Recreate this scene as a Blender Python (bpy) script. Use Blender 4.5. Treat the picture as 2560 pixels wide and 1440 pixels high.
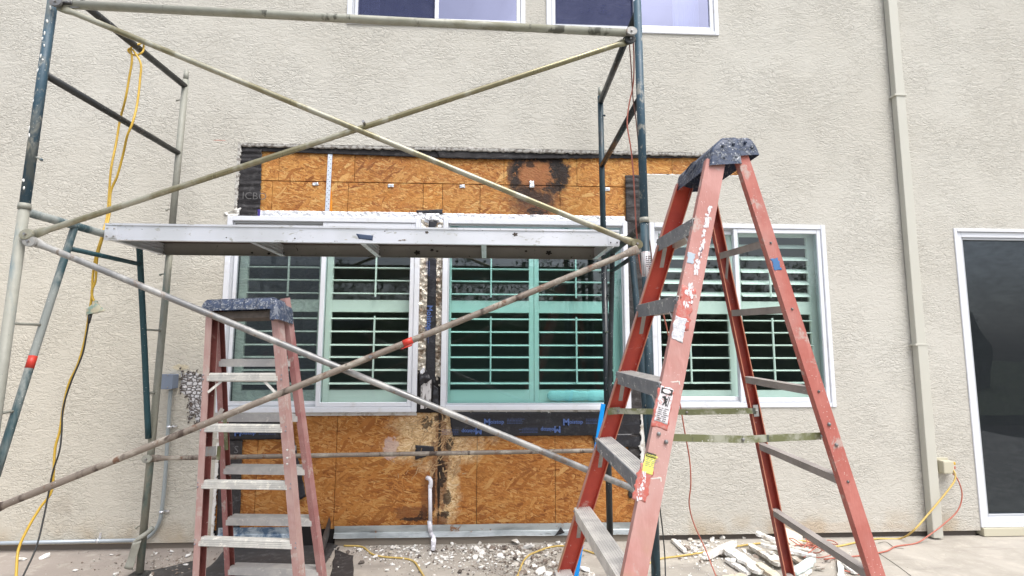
import bpy, bmesh, math, random
from mathutils import Vector, Matrix, noise as mnoise
random.seed(7)
R_ = math.radians
for o in list(bpy.data.objects): bpy.data.objects.remove(o)
S = bpy.context.scene
COL = S.collection

# ------------------------------------------------------------------ camera, sky, sun, exposure
FPX = 1310.0
CY = -4.22
CH = 1.5053
RW = ((0.998773849, -0.008043976, -0.048847648),
      (-0.049439692, -0.111196978, -0.992567856),
      (0.002552481, 0.993765831, -0.111458325))
cam = bpy.data.cameras.new('camera')
cam.sensor_width = 36.0
cam.lens = FPX / 2560 * 36.0
cam.clip_end = 400
camo = bpy.data.objects.new('camera', cam)
COL.objects.link(camo)
RM = Matrix(RW)
camo.matrix_world = Matrix.Translation((0, CY, CH)) @ RM.to_4x4()
S.camera = camo

SUN_EL, SUN_AZ = 62, 32          # degrees; azimuth to the right of straight behind the camera
w = bpy.data.worlds.new('World'); S.world = w; w.use_nodes = True
wn = w.node_tree
bg = wn.nodes['Background']
sky = wn.nodes.new('ShaderNodeTexSky')
sky.sky_type = 'NISHITA'; sky.sun_disc = False
sky.sun_elevation = R_(SUN_EL); sky.sun_rotation = R_(180 - SUN_AZ)
sky.dust_density = 4.0; sky.ozone_density = 1.5; sky.air_density = 1.0
hs = wn.nodes.new('ShaderNodeHueSaturation'); hs.inputs['Saturation'].default_value = 0.48
wn.links.new(sky.outputs[0], hs.inputs['Color'])
tc = wn.nodes.new('ShaderNodeTexCoord'); cn = wn.nodes.new('ShaderNodeTexNoise'); cn.inputs['Scale'].default_value = 3.2; cn.inputs['Detail'].default_value = 5; cn.inputs['Roughness'].default_value = .55; cn.inputs['Distortion'].default_value = .6
wn.links.new(tc.outputs['Generated'], cn.inputs['Vector'])
cm = wn.nodes.new('ShaderNodeMapRange'); cm.inputs['From Min'].default_value = .3; cm.inputs['From Max'].default_value = .7; cm.inputs['To Min'].default_value = .68; cm.inputs['To Max'].default_value = 1.32
wn.links.new(cn.outputs['Fac'], cm.inputs['Value'])
vm = wn.nodes.new('ShaderNodeVectorMath'); vm.operation = 'SCALE'; wn.links.new(hs.outputs[0], vm.inputs[0]); wn.links.new(cm.outputs[0], vm.inputs['Scale'])
wn.links.new(vm.outputs[0], bg.inputs[0])
bg.inputs[1].default_value = 0.15
sun = bpy.data.lights.new('sun', 'SUN'); sun.energy = 1.5; sun.angle = R_(30); sun.color = (1.0, 0.97, 0.93)
suno = bpy.data.objects.new('sun', sun); COL.objects.link(suno)
sd = Vector((math.sin(R_(SUN_AZ)) * math.cos(R_(SUN_EL)), -math.cos(R_(SUN_AZ)) * math.cos(R_(SUN_EL)), math.sin(R_(SUN_EL))))
suno.rotation_euler = sd.to_track_quat('Z', 'Y').to_euler()
suno.location = sd * 20
S.view_settings.view_transform = 'Standard'; S.view_settings.look = 'None'
S.view_settings.exposure = 0.88; S.view_settings.gamma = 1
S.render.resolution_x = 1024; S.render.resolution_y = 576
S.render.engine = 'CYCLES'

# ------------------------------------------------------------------ measuring helpers (pixel of the survey photo -> point on a real plane)
CAMP = Vector((0, CY, CH))
def ray(px, py):
    return RM @ Vector(((px - 1280) / FPX, -(py - 720) / FPX, -1))
def at(px, py, y=0.0):
    r = ray(px, py); t = (y - CY) / r.y
    return CAMP + r * t
def gp(px, py, z=0.0):
    r = ray(px, py); t = (z - CH) / r.z
    return CAMP + r * t
def V(*a): return Vector(a)

# ------------------------------------------------------------------ object helpers
def smooth(me, on=True):
    for p in me.polygons: p.use_smooth = on
def link(name, me, m, parent=None, label=None, sm=False):
    o = bpy.data.objects.new(name, me)
    COL.objects.link(o)
    if m is not None and len(me.materials) == 0:
        for k in (m if isinstance(m, (list, tuple)) else [m]): me.materials.append(k)
    if sm: smooth(me)
    if parent is not None:
        o.parent = parent; o.matrix_parent_inverse = parent.matrix_basis.inverted()
    if label: o['label'] = label
    return o
def thing(name, label, cat, loc=(0, 0, 0), group=None):
    o = bpy.data.objects.new(name, None); COL.objects.link(o)
    o.location = loc; o.empty_display_size = 0.1
    o['label'] = label; o['category'] = cat
    if group: o['group'] = group
    return o
def tag(o, label, cat, group=None):
    o['label'] = label; o['category'] = cat
    if group: o['group'] = group
    return o
def zone(px, base):
    return base+(' left of the white drain pipe' if px < 1080 else ' on the ground just right of the drain pipe' if px < 1240 else ' in the dense rubble behind the yellow cord' if px < 1325 else ' between the yellow cord and the tall ladder')
def pyd(name, vs, fs):
    me = bpy.data.meshes.new(name); me.from_pydata([tuple(v) for v in vs], [], fs); me.update()
    return me
def bmdone(bm, name):
    bmesh.ops.recalc_face_normals(bm, faces=bm.faces)
    me = bpy.data.meshes.new(name); bm.to_mesh(me); bm.free(); return me
def bm_box(bm, lo, hi):
    x0, y0, z0 = lo; x1, y1, z1 = hi
    v = [bm.verts.new(p) for p in ((x0,y0,z0),(x1,y0,z0),(x1,y1,z0),(x0,y1,z0),(x0,y0,z1),(x1,y0,z1),(x1,y1,z1),(x0,y1,z1))]
    for f in ((0,3,2,1),(4,5,6,7),(0,1,5,4),(1,2,6,5),(2,3,7,6),(3,0,4,7)): bm.faces.new([v[i] for i in f])
    return v
def box(name, lo, hi, m, parent=None, bev=0.0, label=None):
    bm = bmesh.new(); bm_box(bm, lo, hi)
    if bev: bmesh.ops.bevel(bm, geom=bm.edges[:], offset=bev, segments=2, affect='EDGES', profile=0.6)
    return link(name, bmdone(bm, name), m, parent, label)
def bm_obox(bm, c, ax, ay, az, hx, hy, hz):
    vs = []
    for sz in (-1, 1):
        for sx, sy in ((-1,-1),(1,-1),(1,1),(-1,1)):
            vs.append(bm.verts.new(c + ax*sx*hx + ay*sy*hy + az*sz*hz))
    for f in ((0,3,2,1),(4,5,6,7),(0,1,5,4),(1,2,6,5),(2,3,7,6),(3,0,4,7)): bm.faces.new([vs[i] for i in f])
    return vs
def obox(name, c, ax, ay, az, hx, hy, hz, m, parent=None, bev=0.0, label=None):
    bm = bmesh.new(); bm_obox(bm, c, ax, ay, az, hx, hy, hz)
    if bev: bmesh.ops.bevel(bm, geom=bm.edges[:], offset=bev, segments=2, affect='EDGES', profile=0.6)
    return link(name, bmdone(bm, name), m, parent, label)
def catmull(pts, n=8):
    P = [Vector(p) for p in pts]; P = [P[0]*2-P[1]] + P + [P[-1]*2-P[-2]]
    out = []
    for i in range(1, len(P)-2):
        a, b, c, d = P[i-1], P[i], P[i+1], P[i+2]
        for k in range(n):
            t = k/n
            out.append(0.5*((2*b)+(c-a)*t+(2*a-5*b+4*c-d)*t*t+(3*b-a-3*c+d)*t**3))
    out.append(P[-2]); return out
def bm_sweep(bm, path, r, seg=12, cap=True, flat=None):
    """tube along a path; r float or list; flat = (axis vector, factor) squashes the section along an axis"""
    n = len(path); rings = []
    up = None
    for i, p in enumerate(path):
        t = (path[min(i+1, n-1)] - path[max(i-1, 0)]).normalized()
        if up is None:
            up = Vector((0, 0, 1)) if abs(t.z) < 0.9 else Vector((0, 1, 0))
        s = t.cross(up).normalized(); up = s.cross(t).normalized()
        rr = r[i] if isinstance(r, (list, tuple)) else r
        ring = []
        for k in range(seg):
            a = 2*math.pi*k/seg
            off = (s*math.cos(a) + up*math.sin(a))*rr
            if flat:
                fk = flat[1][i] if isinstance(flat[1], (list, tuple)) else flat[1]
                off = off - flat[0]*off.dot(flat[0])*(1-fk)
            ring.append(bm.verts.new(p + off))
        rings.append(ring)
    for a, b in zip(rings, rings[1:]):
        for k in range(seg):
            f = bm.faces.new((a[k], a[(k+1) % seg], b[(k+1) % seg], b[k])); f.smooth = True
    if cap:
        bm.faces.new(rings[0][::-1]); bm.faces.new(rings[-1])
def tube(name, path, r, m, parent=None, seg=14, label=None, flat=None):
    bm = bmesh.new(); bm_sweep(bm, [Vector(p) for p in path], r, seg, True, flat)
    return link(name, bmdone(bm, name), m, parent, label)
def cord(name, pts, r, m, parent=None, n=8, label=None):
    return tube(name, catmull(pts, n), r, m, parent, 8, label)
def nz(x, y=0.0, z=0.0): return mnoise.noise(Vector((x, y, z)))
def patch(name, c, nx, ny, m, parent=None, wav=0.004, jag=(0, 0, 0, 0), th=0.002, seed=0.0, label=None, fq=9.0, stretch=(1, 1)):
    """four world corners (bl, br, tr, tl) -> wavy sheet with ragged borders (jag: bottom, right, top, left) and thickness"""
    bl, br, tr, tl = [Vector(p) for p in c]
    nrm = (br-bl).cross(tl-bl).normalized()
    ex = (br-bl).normalized(); ez = (tl-bl).normalized()
    bm = bmesh.new(); g = []
    for j in range(ny+1):
        row = []
        for i in range(nx+1):
            u, v = i/nx, j/ny
            p = (bl*(1-u)+br*u)*(1-v) + (tl*(1-u)+tr*u)*v
            if j == 0: p = p + ez*jag[0]*(nz(p.x*26, seed, 1)+nz(p.x*70+3, seed, 5)*.5)
            if j == ny: p = p + ez*jag[2]*(nz(p.x*26, seed, 2)+nz(p.x*70, seed, 6)*.5)
            if i == 0: p = p + ex*jag[3]*(nz(p.z*40+p.y*9, seed, 3)+nz(p.z*110, seed, 7)*.6)
            if i == nx: p = p + ex*jag[1]*(nz(p.z*40+p.y*9, seed, 4)+nz(p.z*110, seed, 8)*.6)
            p = p + nrm*wav*nz(p.x*fq*stretch[0]+seed, p.z*fq*stretch[1]+p.y*fq, seed)
            row.append(bm.verts.new(p))
        g.append(row)
    fs = []
    for j in range(ny):
        for i in range(nx):
            f = bm.faces.new((g[j][i], g[j][i+1], g[j+1][i+1], g[j+1][i])); f.smooth = True; fs.append(f)
    if th:
        r = bmesh.ops.extrude_face_region(bm, geom=fs)
        for v in [e for e in r['geom'] if isinstance(e, bmesh.types.BMVert)]: v.co = v.co - nrm*th
    return link(name, bmdone(bm, name), m, parent, label)
def ptext(name, s, origin, ex, ez, size, m, parent=None, bold=0.0, label=None):
    """lettering as mesh, baseline origin, reading along ex, up ez"""
    cu = bpy.data.curves.new(name, 'FONT'); cu.body = s; cu.size = size; cu.offset = bold; cu.extrude = 0.0004; cu.resolution_u = 2
    t = bpy.data.objects.new(name+'_tmp', cu); COL.objects.link(t)
    dg = bpy.context.evaluated_depsgraph_get(); dg.update()
    me = bpy.data.meshes.new_from_object(t.evaluated_get(dg))
    bpy.data.objects.remove(t); bpy.data.curves.remove(cu)
    ey = ez.cross(ex)*1.0
    nn = ex.cross(ez).normalized()
    for v in me.vertices:
        q = v.co.copy(); v.co = origin + ex*q.x + ez*q.y + nn*q.z
    me.materials.clear()
    return link(name, me, m, parent, label)

# ------------------------------------------------------------------ material helpers
def setin(nt, sock, v):
    if isinstance(v, bpy.types.NodeSocket): nt.links.new(v, sock)
    elif isinstance(v, (tuple, list)) and len(v) == 3 and sock.type == 'RGBA': sock.default_value = (*v, 1)
    else: sock.default_value = v
class M:
    def __init__(s, name, rough=0.6, metal=0.0, base=(.5, .5, .5), spec=None):
        s.m = bpy.data.materials.new(name); s.m.use_nodes = True; s.nt = s.m.node_tree
        s.b = s.nt.nodes['Principled BSDF']
        s.set('Base Color', base); s.set('Roughness', rough); s.set('Metallic', metal)
        if spec is not None: s.set('Specular IOR Level', spec)
        s._p = None
    def set(s, k, v): setin(s.nt, s.b.inputs[k], v)
    def n(s, t, ins=None, **props):
        nd = s.nt.nodes.new('ShaderNode'+t)
        for k, v in props.items(): setattr(nd, k, v)
        for k, v in (ins or {}).items(): setin(s.nt, nd.inputs[k], v)
        return nd
    def pos(s):
        if s._p is None: s._p = s.n('NewGeometry').outputs['Position']
        return s._p
    def map(s, sc=(1, 1, 1), loc=(0, 0, 0), rot=(0, 0, 0), v=None):
        return s.n('Mapping', {'Vector': v or s.pos(), 'Scale': sc, 'Location': loc, 'Rotation': rot}).outputs[0]
    def noise(s, scale, detail=3, rough=.5, dist=0.0, v=None):
        return s.n('TexNoise', {'Vector': v or s.pos(), 'Scale': scale, 'Detail': detail, 'Roughness': rough, 'Distortion': dist}).outputs['Fac']
    def vor(s, scale, v=None, feature='F1', out='Distance', rnd=1.0):
        return s.n('TexVoronoi', {'Vector': v or s.pos(), 'Scale': scale, 'Randomness': rnd}, feature=feature).outputs[out]
    def math(s, op, a, b=0.0, c=0.0, clamp=False):
        return s.n('Math', {0: a, 1: b, 2: c}, operation=op, use_clamp=clamp).outputs[0]
    def ss(s, v, a, b, lo=0.0, hi=1.0):
        nd = s.n('MapRange', {'Value': v, 'From Min': a, 'From Max': b, 'To Min': lo, 'To Max': hi}, interpolation_type='SMOOTHSTEP'); return nd.outputs[0]
    def mix(s, f, a, b, bt='MIX'):
        nd = s.n('Mix', None, data_type='RGBA', blend_type=bt)
        setin(s.nt, nd.inputs[0], f); setin(s.nt, nd.inputs[6], a); setin(s.nt, nd.inputs[7], b); return nd.outputs[2]
    def ramp(s, f, stops):
        nd = s.n('ValToRGB', {'Fac': f}); e = nd.color_ramp.elements
        while len(e) < len(stops): e.new(0.5)
        for k, (p, c) in enumerate(stops): e[k].position = p; e[k].color = (*c, 1)
        return nd.outputs[0]
    def xyz(s, v=None):
        nd = s.n('SeparateXYZ', {0: v or s.pos()}); return nd.outputs
    def bump(s, h, dist=.002, strength=1.0, nrm=None):
        ins = {'Height': h, 'Distance': dist, 'Strength': strength}
        if nrm: ins['Normal'] = nrm
        o = s.n('Bump', ins).outputs[0]; s.set('Normal', o); return o

def paint_mat(name, base, over, amount=.5, scale=7, rough=.5, stretch=(1, 1, .35), specks=(.75, .75, .72), speck=.55, rust=None, metal=0.0, dark=None, under=None):
    """tube paint: base colour with patches of overspray, small drips and specks"""
    m = M(name, rough=rough, metal=metal)
    v = m.map(stretch)
    n1 = m.noise(scale, 5, .65, 0.4, v)
    f = m.ss(n1, 1-amount-.06, 1-amount+.10)
    c = m.mix(m.noise(30, 3), base, tuple(x*.72 for x in base))
    c = m.mix(f, c, over)
    if rust:
        f2 = m.ss(m.noise(16, 5, .7, 0, m.map((1, 1, .6), (3, 1, 2))), .56, .66)
        c = m.mix(f2, c, rust)
    if dark:
        f3 = m.ss(m.noise(11, 4, .6, 0, m.map((1, 1, .3), (7, 1, 4))), .58, .66)
        c = m.mix(f3, c, dark)
    if speck:
        sp = m.vor(70, m.map((1, 1, .8)))
        sp = m.math('MULTIPLY', m.ss(sp, .16, .10), m.ss(m.noise(12, 2), .5, .6))
        c = m.mix(m.math('MULTIPLY', sp, speck), c, specks)
    m.set('Base Color', c)
    m.set('Roughness', m.ss(n1, .3, .7, rough-.1, min(1, rough+.2)))
    m.bump(m.noise(90, 3), .0006, .6)
    return m.m

# --- stucco
def make_stucco():
    m = M('skip_trowel_stucco', rough=.93, spec=.2)
    a = m.map((0.62, 1, 1.25)); warp = m.noise(7, 2, .5, 0, m.map((1, 1, 1), (5, 2, 1)))
    n1 = m.noise(28, 2.2, .45, 1.1, a)
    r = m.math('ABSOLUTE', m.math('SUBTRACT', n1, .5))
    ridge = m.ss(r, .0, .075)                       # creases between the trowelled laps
    n2 = m.noise(20, 3, .5, .8, m.map((.55, 1, 1.3), (11, 3, 7)))
    r2 = m.ss(m.math('ABSOLUTE', m.math('SUBTRACT', n2, .52)), 0, .05)
    patchy = m.ss(m.noise(2.3, 3), .34, .62, .35, 1.0)
    h = m.math('ADD', m.math('MULTIPLY', ridge, .55), m.math('MULTIPLY', r2, .45))
    h = m.math('ADD', m.math('MULTIPLY', h, patchy), m.math('MULTIPLY', n1, .5))
    h = m.math('ADD', h, m.math('MULTIPLY', m.noise(260, 2), .10))
    big = m.noise(.8, 3, .6)
    c = m.mix(m.ss(big, .35, .65), (.550, .533, .485), (.52, .50, .450))
    X, Y, Z = m.xyz()
    c = m.mix(m.math('MULTIPLY', m.ss(X, -3.2, .4, .8, 0), m.ss(Z, 3.6, 1.4)), c, (.55, .515, .435))
    c = m.mix(m.ss(m.noise(1.6, 4, .65, .4, m.map((1.6, 1, .45), (4, 0, 2))), .50, .74, 0, .10), c, (.44, .42, .37))     # left side of the wall has a warmer coat
    grime = m.math('MULTIPLY', m.ss(Z, .28, .03), m.ss(m.noise(5, 4), .35, .7))
    c = m.mix(m.math('MULTIPLY', grime, .75), c, (.42, .33, .22))
    # pale repair patch and a buff smear by the junction box, red chalk tick by the cut
    def blob(px, py, rx, rz, colr, k, sc=9):
        nonlocal c
        p = at(px, py)
        dx = m.math('DIVIDE', m.math('SUBTRACT', X, p.x), rx); dz = m.math('DIVIDE', m.math('SUBTRACT', Z, p.z), rz)
        d = m.math('SQRT', m.math('ADD', m.math('MULTIPLY', dx, dx), m.math('MULTIPLY', dz, dz)))
        d = m.math('ADD', d, m.math('MULTIPLY', m.math('SUBTRACT', m.noise(sc, 3), .5), 1.3))
        c = m.mix(m.math('MULTIPLY', m.ss(d, 1.0, .45), k), c, colr)
        return d
    d1 = blob(155, 1265, .11, .10, (.47, .43, .36), .75)
    blob(450, 918, .09, .03, (.60, .52, .36), .8, 20)
    blob(548, 351, .06, .008, (.62, .25, .20), .6, 40)
    blob(2050, 1320, .8, .06, (.50, .40, .30), .4, 6)
    m.set('Base Color', m.mix(m.math('MULTIPLY', m.ss(ridge, .5, 0), .10), c, (.30, .27, .22)))  # creases darkened in the colour itself, as painted occlusion
    m.bump(h, .0053, 0.92)
    return m.m
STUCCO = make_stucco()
m = M('broken_plaster', rough=.95, base=(.62, .61, .57)); m.bump(m.noise(60, 4, .7), .006); m.set('Base Color', m.mix(m.ss(m.noise(35, 4), .45, .6), (.50, .49, .46), (.24, .22, .20))); PLASTER = m.m
m = M('white_foam_and_plaster', rough=.9); m.set('Base Color', m.mix(m.ss(m.noise(14, 4, .6), .5, .66), (.76, .75, .72), (.50, .45, .38))); m.bump(m.noise(40, 4, .6), .004); CHIP = m.m
m = M('dirty_chip', rough=.95); m.set('Base Color', m.mix(m.ss(m.noise(23, 3), .42, .55), (.52, .49, .44), (.20, .16, .13))); m.bump(m.noise(80, 3), .003); DIRTCHIP = m.m
m = M('dark_chip', rough=.95); m.set('Base Color', m.mix(m.noise(40, 3), (.05, .045, .04), (.17, .14, .12))); DARKCHIP = m.m

def make_concrete():
    m = M('patio_concrete', rough=.9)
    X, Y, Z = m.xyz()
    n = m.noise(3, 5, .6, .3)
    c = m.mix(m.ss(n, .35, .65), (.41, .38, .335), (.335, .31, .27))
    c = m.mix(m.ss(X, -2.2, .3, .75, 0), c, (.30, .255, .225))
    dust = m.ss(m.noise(9, 6, .7, 0, m.map((1, 1, 1), (4, 4, 0))), .5, .68)
    c = m.mix(m.math('MULTIPLY', dust, .5), c, (.50, .46, .40))
    st = m.ss(m.noise(2.2, 4, .6, .6, m.map((.6, 2.2, 1), (9, 1, 0))), .55, .70)
    c = m.mix(m.math('MULTIPLY', st, .5), c, (.22, .20, .18))
    gr = m.ss(m.vor(120), .12, .05)
    c = m.mix(m.math('MULTIPLY', gr, m.ss(m.noise(4, 2), .45, .6)), c, (.6, .58, .54))
    m.set('Base Color', c); m.bump(m.math('ADD', m.noise(60, 4), m.math('MULTIPLY', m.noise(6, 3), 2)), .003)
    return m.m
CONC = make_concrete()

def make_osb():
    m = M('oriented_strand_board', rough=.62, spec=.35)
    X, Y, Z = m.xyz()
    base = m.mix(m.noise(5, 3), (.42, .185, .050), (.52, .245, .070))
    c = base; hh = m.noise(50, 2)
    pal = [(0.0, (.26, .080, .016)), (.22, (.42, .15, .028)), (.45, (.56, .225, .045)), (.62, (.63, .285, .068)), (.82, (.72, .38, .11)), (1.0, (.80, .50, .18))]
    wv = m.n('TexNoise', {'Vector': m.pos(), 'Scale': 6.0, 'Detail': 2.0}).outputs['Color']
    wob = m.n('VectorMath', {0: m.pos(), 1: m.n('VectorMath', {0: wv, 1: (.05, .0, .05)}, operation='MULTIPLY').outputs[0]}, operation='ADD').outputs[0]
    for k, (ang, sx, sz, th) in enumerate(((6, 11, 55, 0), (-38, 15, 66, .58), (30, 12, 60, .58), (70, 18, 76, .66), (-72, 17, 70, .66), (-4, 17, 98, .60), (14, 9, 46, .74), (-20, 22, 110, .64), (48, 9, 40, .86))):
        v0 = m.map((1, 1, 1), (k*1.7, 0, k*.9), (0, R_(ang), 0), wob)
        v = m.map((sx, .01, sz), (0, 0, 0), (0, 0, 0), v0)
        vo = m.n('TexVoronoi', {'Vector': v, 'Scale': 1.0, 'Randomness': 1.0}, feature='F1')
        s3 = m.n('SeparateColor', {0: vo.outputs['Color']})
        d = m.n('TexVoronoi', {'Vector': v, 'Scale': 1.0, 'Randomness': 1.0}, feature='DISTANCE_TO_EDGE').outputs['Distance']
        col = m.ramp(s3.outputs[0], pal)
        grain = m.noise(1.0, 2, .5, 0, m.map((30, .01, 420), (k, 0, 0), (0, 0, 0), v0))
        col = m.mix(m.ss(grain, .35, .7, 0, .35), col, (.30, .12, .03))
        col = m.mix(m.ss(d, .06, .0, 0, .7), col, (.20, .07, .018))
        if k == 0: c = m.mix(.8, c, col)
        else:
            msk = m.math('MULTIPLY', m.ss(s3.outputs[1], th-.01, th+.01), m.ss(d, .03, .05))
            c = m.mix(msk, c, col)
            hh = m.math('ADD', hh, m.math('MULTIPLY', msk, .5))
    # lower board is darker and redder, faded paler near the top band
    c = m.mix(m.ss(m.noise(1.1, 3, .6), .4, .7, 0, .9), c, (.86, .80, .78), 'MULTIPLY')
    c = m.mix(.05, c, (.62, .34, .10))
    c = m.mix(m.ss(m.noise(3.5, 4, .6, .5, m.map((.6, 1, 1.2), (2, 0, 6))), .40, .66, 0, .4), c, (.62, .30, .07))
    oi = m.n('ObjectInfo').outputs['Random']
    c = m.mix(m.math('MULTIPLY', oi, .9), c, (.84, .84, .95), 'MULTIPLY')
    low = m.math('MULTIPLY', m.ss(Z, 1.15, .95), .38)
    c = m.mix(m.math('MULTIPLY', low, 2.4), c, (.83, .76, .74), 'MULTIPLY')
    def blobmask(px, py, rx, rz, amp=1.0, sc=9, a=1.0, b=.6, det=5):
        p = at(px, py)
        dx = m.math('DIVIDE', m.math('SUBTRACT', X, p.x), rx); dz = m.math('DIVIDE', m.math('SUBTRACT', Z, p.z), rz)
        d = m.math('SQRT', m.math('ADD', m.math('MULTIPLY', dx, dx), m.math('MULTIPLY', dz, dz)))
        d = m.math('ADD', d, m.math('MULTIPLY', m.math('SUBTRACT', m.noise(sc, det, .65, .5), .5), amp*2))
        return m.ss(d, a, b), d
    black = (.018, .013, .011)
    # leak stain, top board
    f, _ = blobmask(1338, 425, .27, .22, .7, 7, 1.0, .5); c = m.mix(m.math('MULTIPLY', f, .85), c, (.30, .115, .045))
    f, _ = blobmask(1335, 505, .30, .20, .6, 8, 1.05, .3); c = m.mix(m.math('MULTIPLY', f, .85), c, (.11, .045, .024))
    p = at(1345, 445)
    dx = m.math('SUBTRACT', X, p.x); dz = m.math('SUBTRACT', Z, p.z)
    rr = m.math('SQRT', m.math('ADD', m.math('MULTIPLY', dx, dx), m.math('MULTIPLY', dz, dz)))
    ring = m.math('ABSOLUTE', m.math('SUBTRACT', m.math('ADD', rr, m.math('MULTIPLY', m.math('SUBTRACT', m.noise(9, 3), .5), .10)), .205))
    ring = m.math('MULTIPLY', m.ss(ring, .075, .02), m.ss(Z, p.z-.16, p.z-.05))
    ring = m.math('MULTIPLY', ring, m.ss(m.noise(38, 5, .75), .36, .46))
    c = m.mix(ring, c, black)
    f, _ = blobmask(1396, 420, .11, .20, .9, 14, 1.0, .6); c = m.mix(m.math('MULTIPLY', f, m.ss(m.noise(45, 4, .7), .36, .48)), c, black)
    for (px, py, rx, rz) in ((1372, 392, .09, .045), (1300, 394, .07, .035), (1288, 455, .05, .06), (1385, 468, .09, .06), (1340, 525, .10, .04), (1410, 440, .05, .10), (1310, 475, .10, .05)):
        f, _ = blobmask(px, py, rx, rz, 1.2, 22, 1.0, .6); c = m.mix(m.math('MULTIPLY', f, m.ss(m.noise(40, 5, .75, .5, m.map((1, 1, 2.2), (px*.01, 0, 0))), .36, .50, .25, 1)), c, (.030, .018, .014))
    f, _ = blobmask(1325, 408, .05, .035, .6, 24, 1, .6); c = m.mix(m.math('MULTIPLY', f, .85), c, black)
    f, _ = blobmask(1335, 492, .22, .10, .9, 18, 1, .4); c = m.mix(m.math('MULTIPLY', f, .9), c, (.04, .022, .016))
    f, _ = blobmask(1275, 425, .03, .13, .9, 22, 1, .6); c = m.mix(m.math('MULTIPLY', f, .7), c, (.06, .03, .018))
    # rotten, fluffed-up strands under the window joint
    f, _ = blobmask(1092, 1095, .42, .27, .8, 6, 1.10, .5)
    pale = m.ramp(m.noise(1.0, 4, .65, 3.2, m.map((13, .01, 34), (3, 0, 1), (0, R_(50), 0))), [(.32, (.20, .09, .035)), (.42, (.58, .36, .16)), (.54, (.80, .60, .34)), (.70, (.92, .78, .56))])
    c = m.mix(m.math('MULTIPLY', f, .9), c, pale)
    f, _ = blobmask(1118, 1225, .12, .32, .8, 9, 1.0, .4); c = m.mix(m.math('MULTIPLY', f, .85), c, pale)
    f, _ = blobmask(975, 1125, .07, .10, 1.1, 26, 1, .7); c = m.mix(m.math('MULTIPLY', f, .6), c, (.62, .50, .48))
    for (px, py, rx, rz, am, sc_, col_, k_) in ((1100, 1180, .075, .50, .9, 11, (.17, .065, .026), .75), (1030, 1290, .16, .07, .9, 13, (.20, .075, .028), .7), (1097, 1160, .016, .46, .9, 20, black, .9),
                (1106, 1185, .035, .12, 1.6, 40, black, .9), (1122, 1110, .035, .07, 1.7, 42, black, .85), (1118, 1250, .035, .06, 1.8, 42, black, .8), (1065, 1060, .045, .05, 1.6, 40, black, .8), (1110, 1290, .05, .035, 1.7, 42, black, .85),
                (1058, 1285, .035, .06, 1.4, 34, black, .85), (1035, 1302, .12, .016, 1.3, 34, black, .85), (1082, 1240, .02, .16, 1.3, 30, (.05, .022, .014), .85), (1100, 1045, .05, .03, 1.5, 40, black, .8)):
        f, _ = blobmask(px, py, rx, rz, am, sc_, 1.0, .7); c = m.mix(m.math('MULTIPLY', f, k_), c, col_)
    f, _ = blobmask(1062, 1250, .05, .2, .8, 13, 1, .5); c = m.mix(m.math('MULTIPLY', f, .6), c, (.22, .08, .03))
    # nail heads and pencil-thin print lines
    nl = m.ss(m.vor(9, m.map((1, .01, 1), (2, 0, 5)), rnd=.9), .045, .025)
    c = m.mix(m.math('MULTIPLY', nl, .8), c, (.06, .03, .02))
    m.set('Base Color', c); m.bump(hh, .0022, .8)
    m.set('Roughness', m.ss(m.noise(12, 3), .3, .7, .5, .75))
    return m.m
OSB = make_osb()
m = M('osb_cut_edge', rough=.9, base=(.10, .04, .02)); OSBEDGE = m.m

def make_felt(name, base, sc=10, st=(1, 1, 3), hl=.09, rough=.75):
    m = M(name, rough=rough)
    n = m.noise(sc, 4, .6, .6, m.map(st))
    m.set('Base Color', m.mix(m.ss(m.noise(20, 5, .7), .5, .72), base, tuple(min(1, x+hl) for x in base)))
    m.bump(m.math('ADD', n, m.math('MULTIPLY', m.noise(120, 2), .05)), .009, 1)
    return m.m
FELT = make_felt('asphalt_building_paper', (.018, .016, .018), hl=.045)
FELT2 = make_felt('weathered_building_paper', (.030, .026, .026), 14, (1, 1, 2.2), .06)
FLASH = make_felt('black_flashing_membrane', (.014, .014, .019), 7, (1, 1, 2), .03, .42)
FELTG = make_felt('felt_on_the_ground', (.045, .042, .042), 4, (1, 1, 1), .06, .6)

m = M('foil_tape', rough=.36, metal=.55, base=(.86, .87, .90))
h = m.math('ADD', m.vor(34, m.map((1, 1, 1.2)), 'F1'), m.noise(40, 4, .7, 1.5)); m.bump(h, .007, .8)
m.set('Base Color', m.mix(m.ss(m.noise(25, 4), .5, .75), (.90, .91, .95), (.60, .60, .62))); FOIL = m.m
m = M('old_foil_backing', rough=.38, metal=.85)
m.set('Base Color', m.mix(m.ss(m.noise(14, 4, .7), .40, .62), (.62, .58, .50), (.20, .15, .11)))
m.bump(m.math('ADD', m.vor(30), m.noise(50, 4, .7, 1)), .008); FOIL2 = m.m
m = M('galvanised_steel', rough=.45, metal=.75)
gc = m.mix(m.ss(m.noise(6, 5, .6, 0, m.map((.5, 1, 2))), .4, .65), (.50, .54, .55), (.30, .33, .34))
gc = m.mix(m.ss(m.noise(9, 5, .7, 0, m.map((.4, 1, 3), (4, 0, 1))), .60, .70), gc, (.10, .09, .08))
m.set('Base Color', m.mix(m.ss(m.noise(14, 5, .7, 0, m.map((1, 1, 1), (8, 0, 1))), .62, .7), gc, (.30, .16, .09)))
m.bump(m.noise(20, 3), .002); m.set('Metallic', .55); GALV = m.m
m = M('clip_steel', rough=.3, metal=.9, base=(.80, .82, .86)); m.bump(m.noise(50, 2), .002); CLIP = m.m
m = M('vinyl_window_white', rough=.35); m.set('Base Color', m.mix(m.ss(m.noise(8, 5, .7), .52, .75), (.71, .73, .78), (.62, .62, .63))); VINYL = m.m
m = M('vinyl_reveal_grey', rough=.5, base=(.48, .50, .53)); VINYLG = m.m
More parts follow.
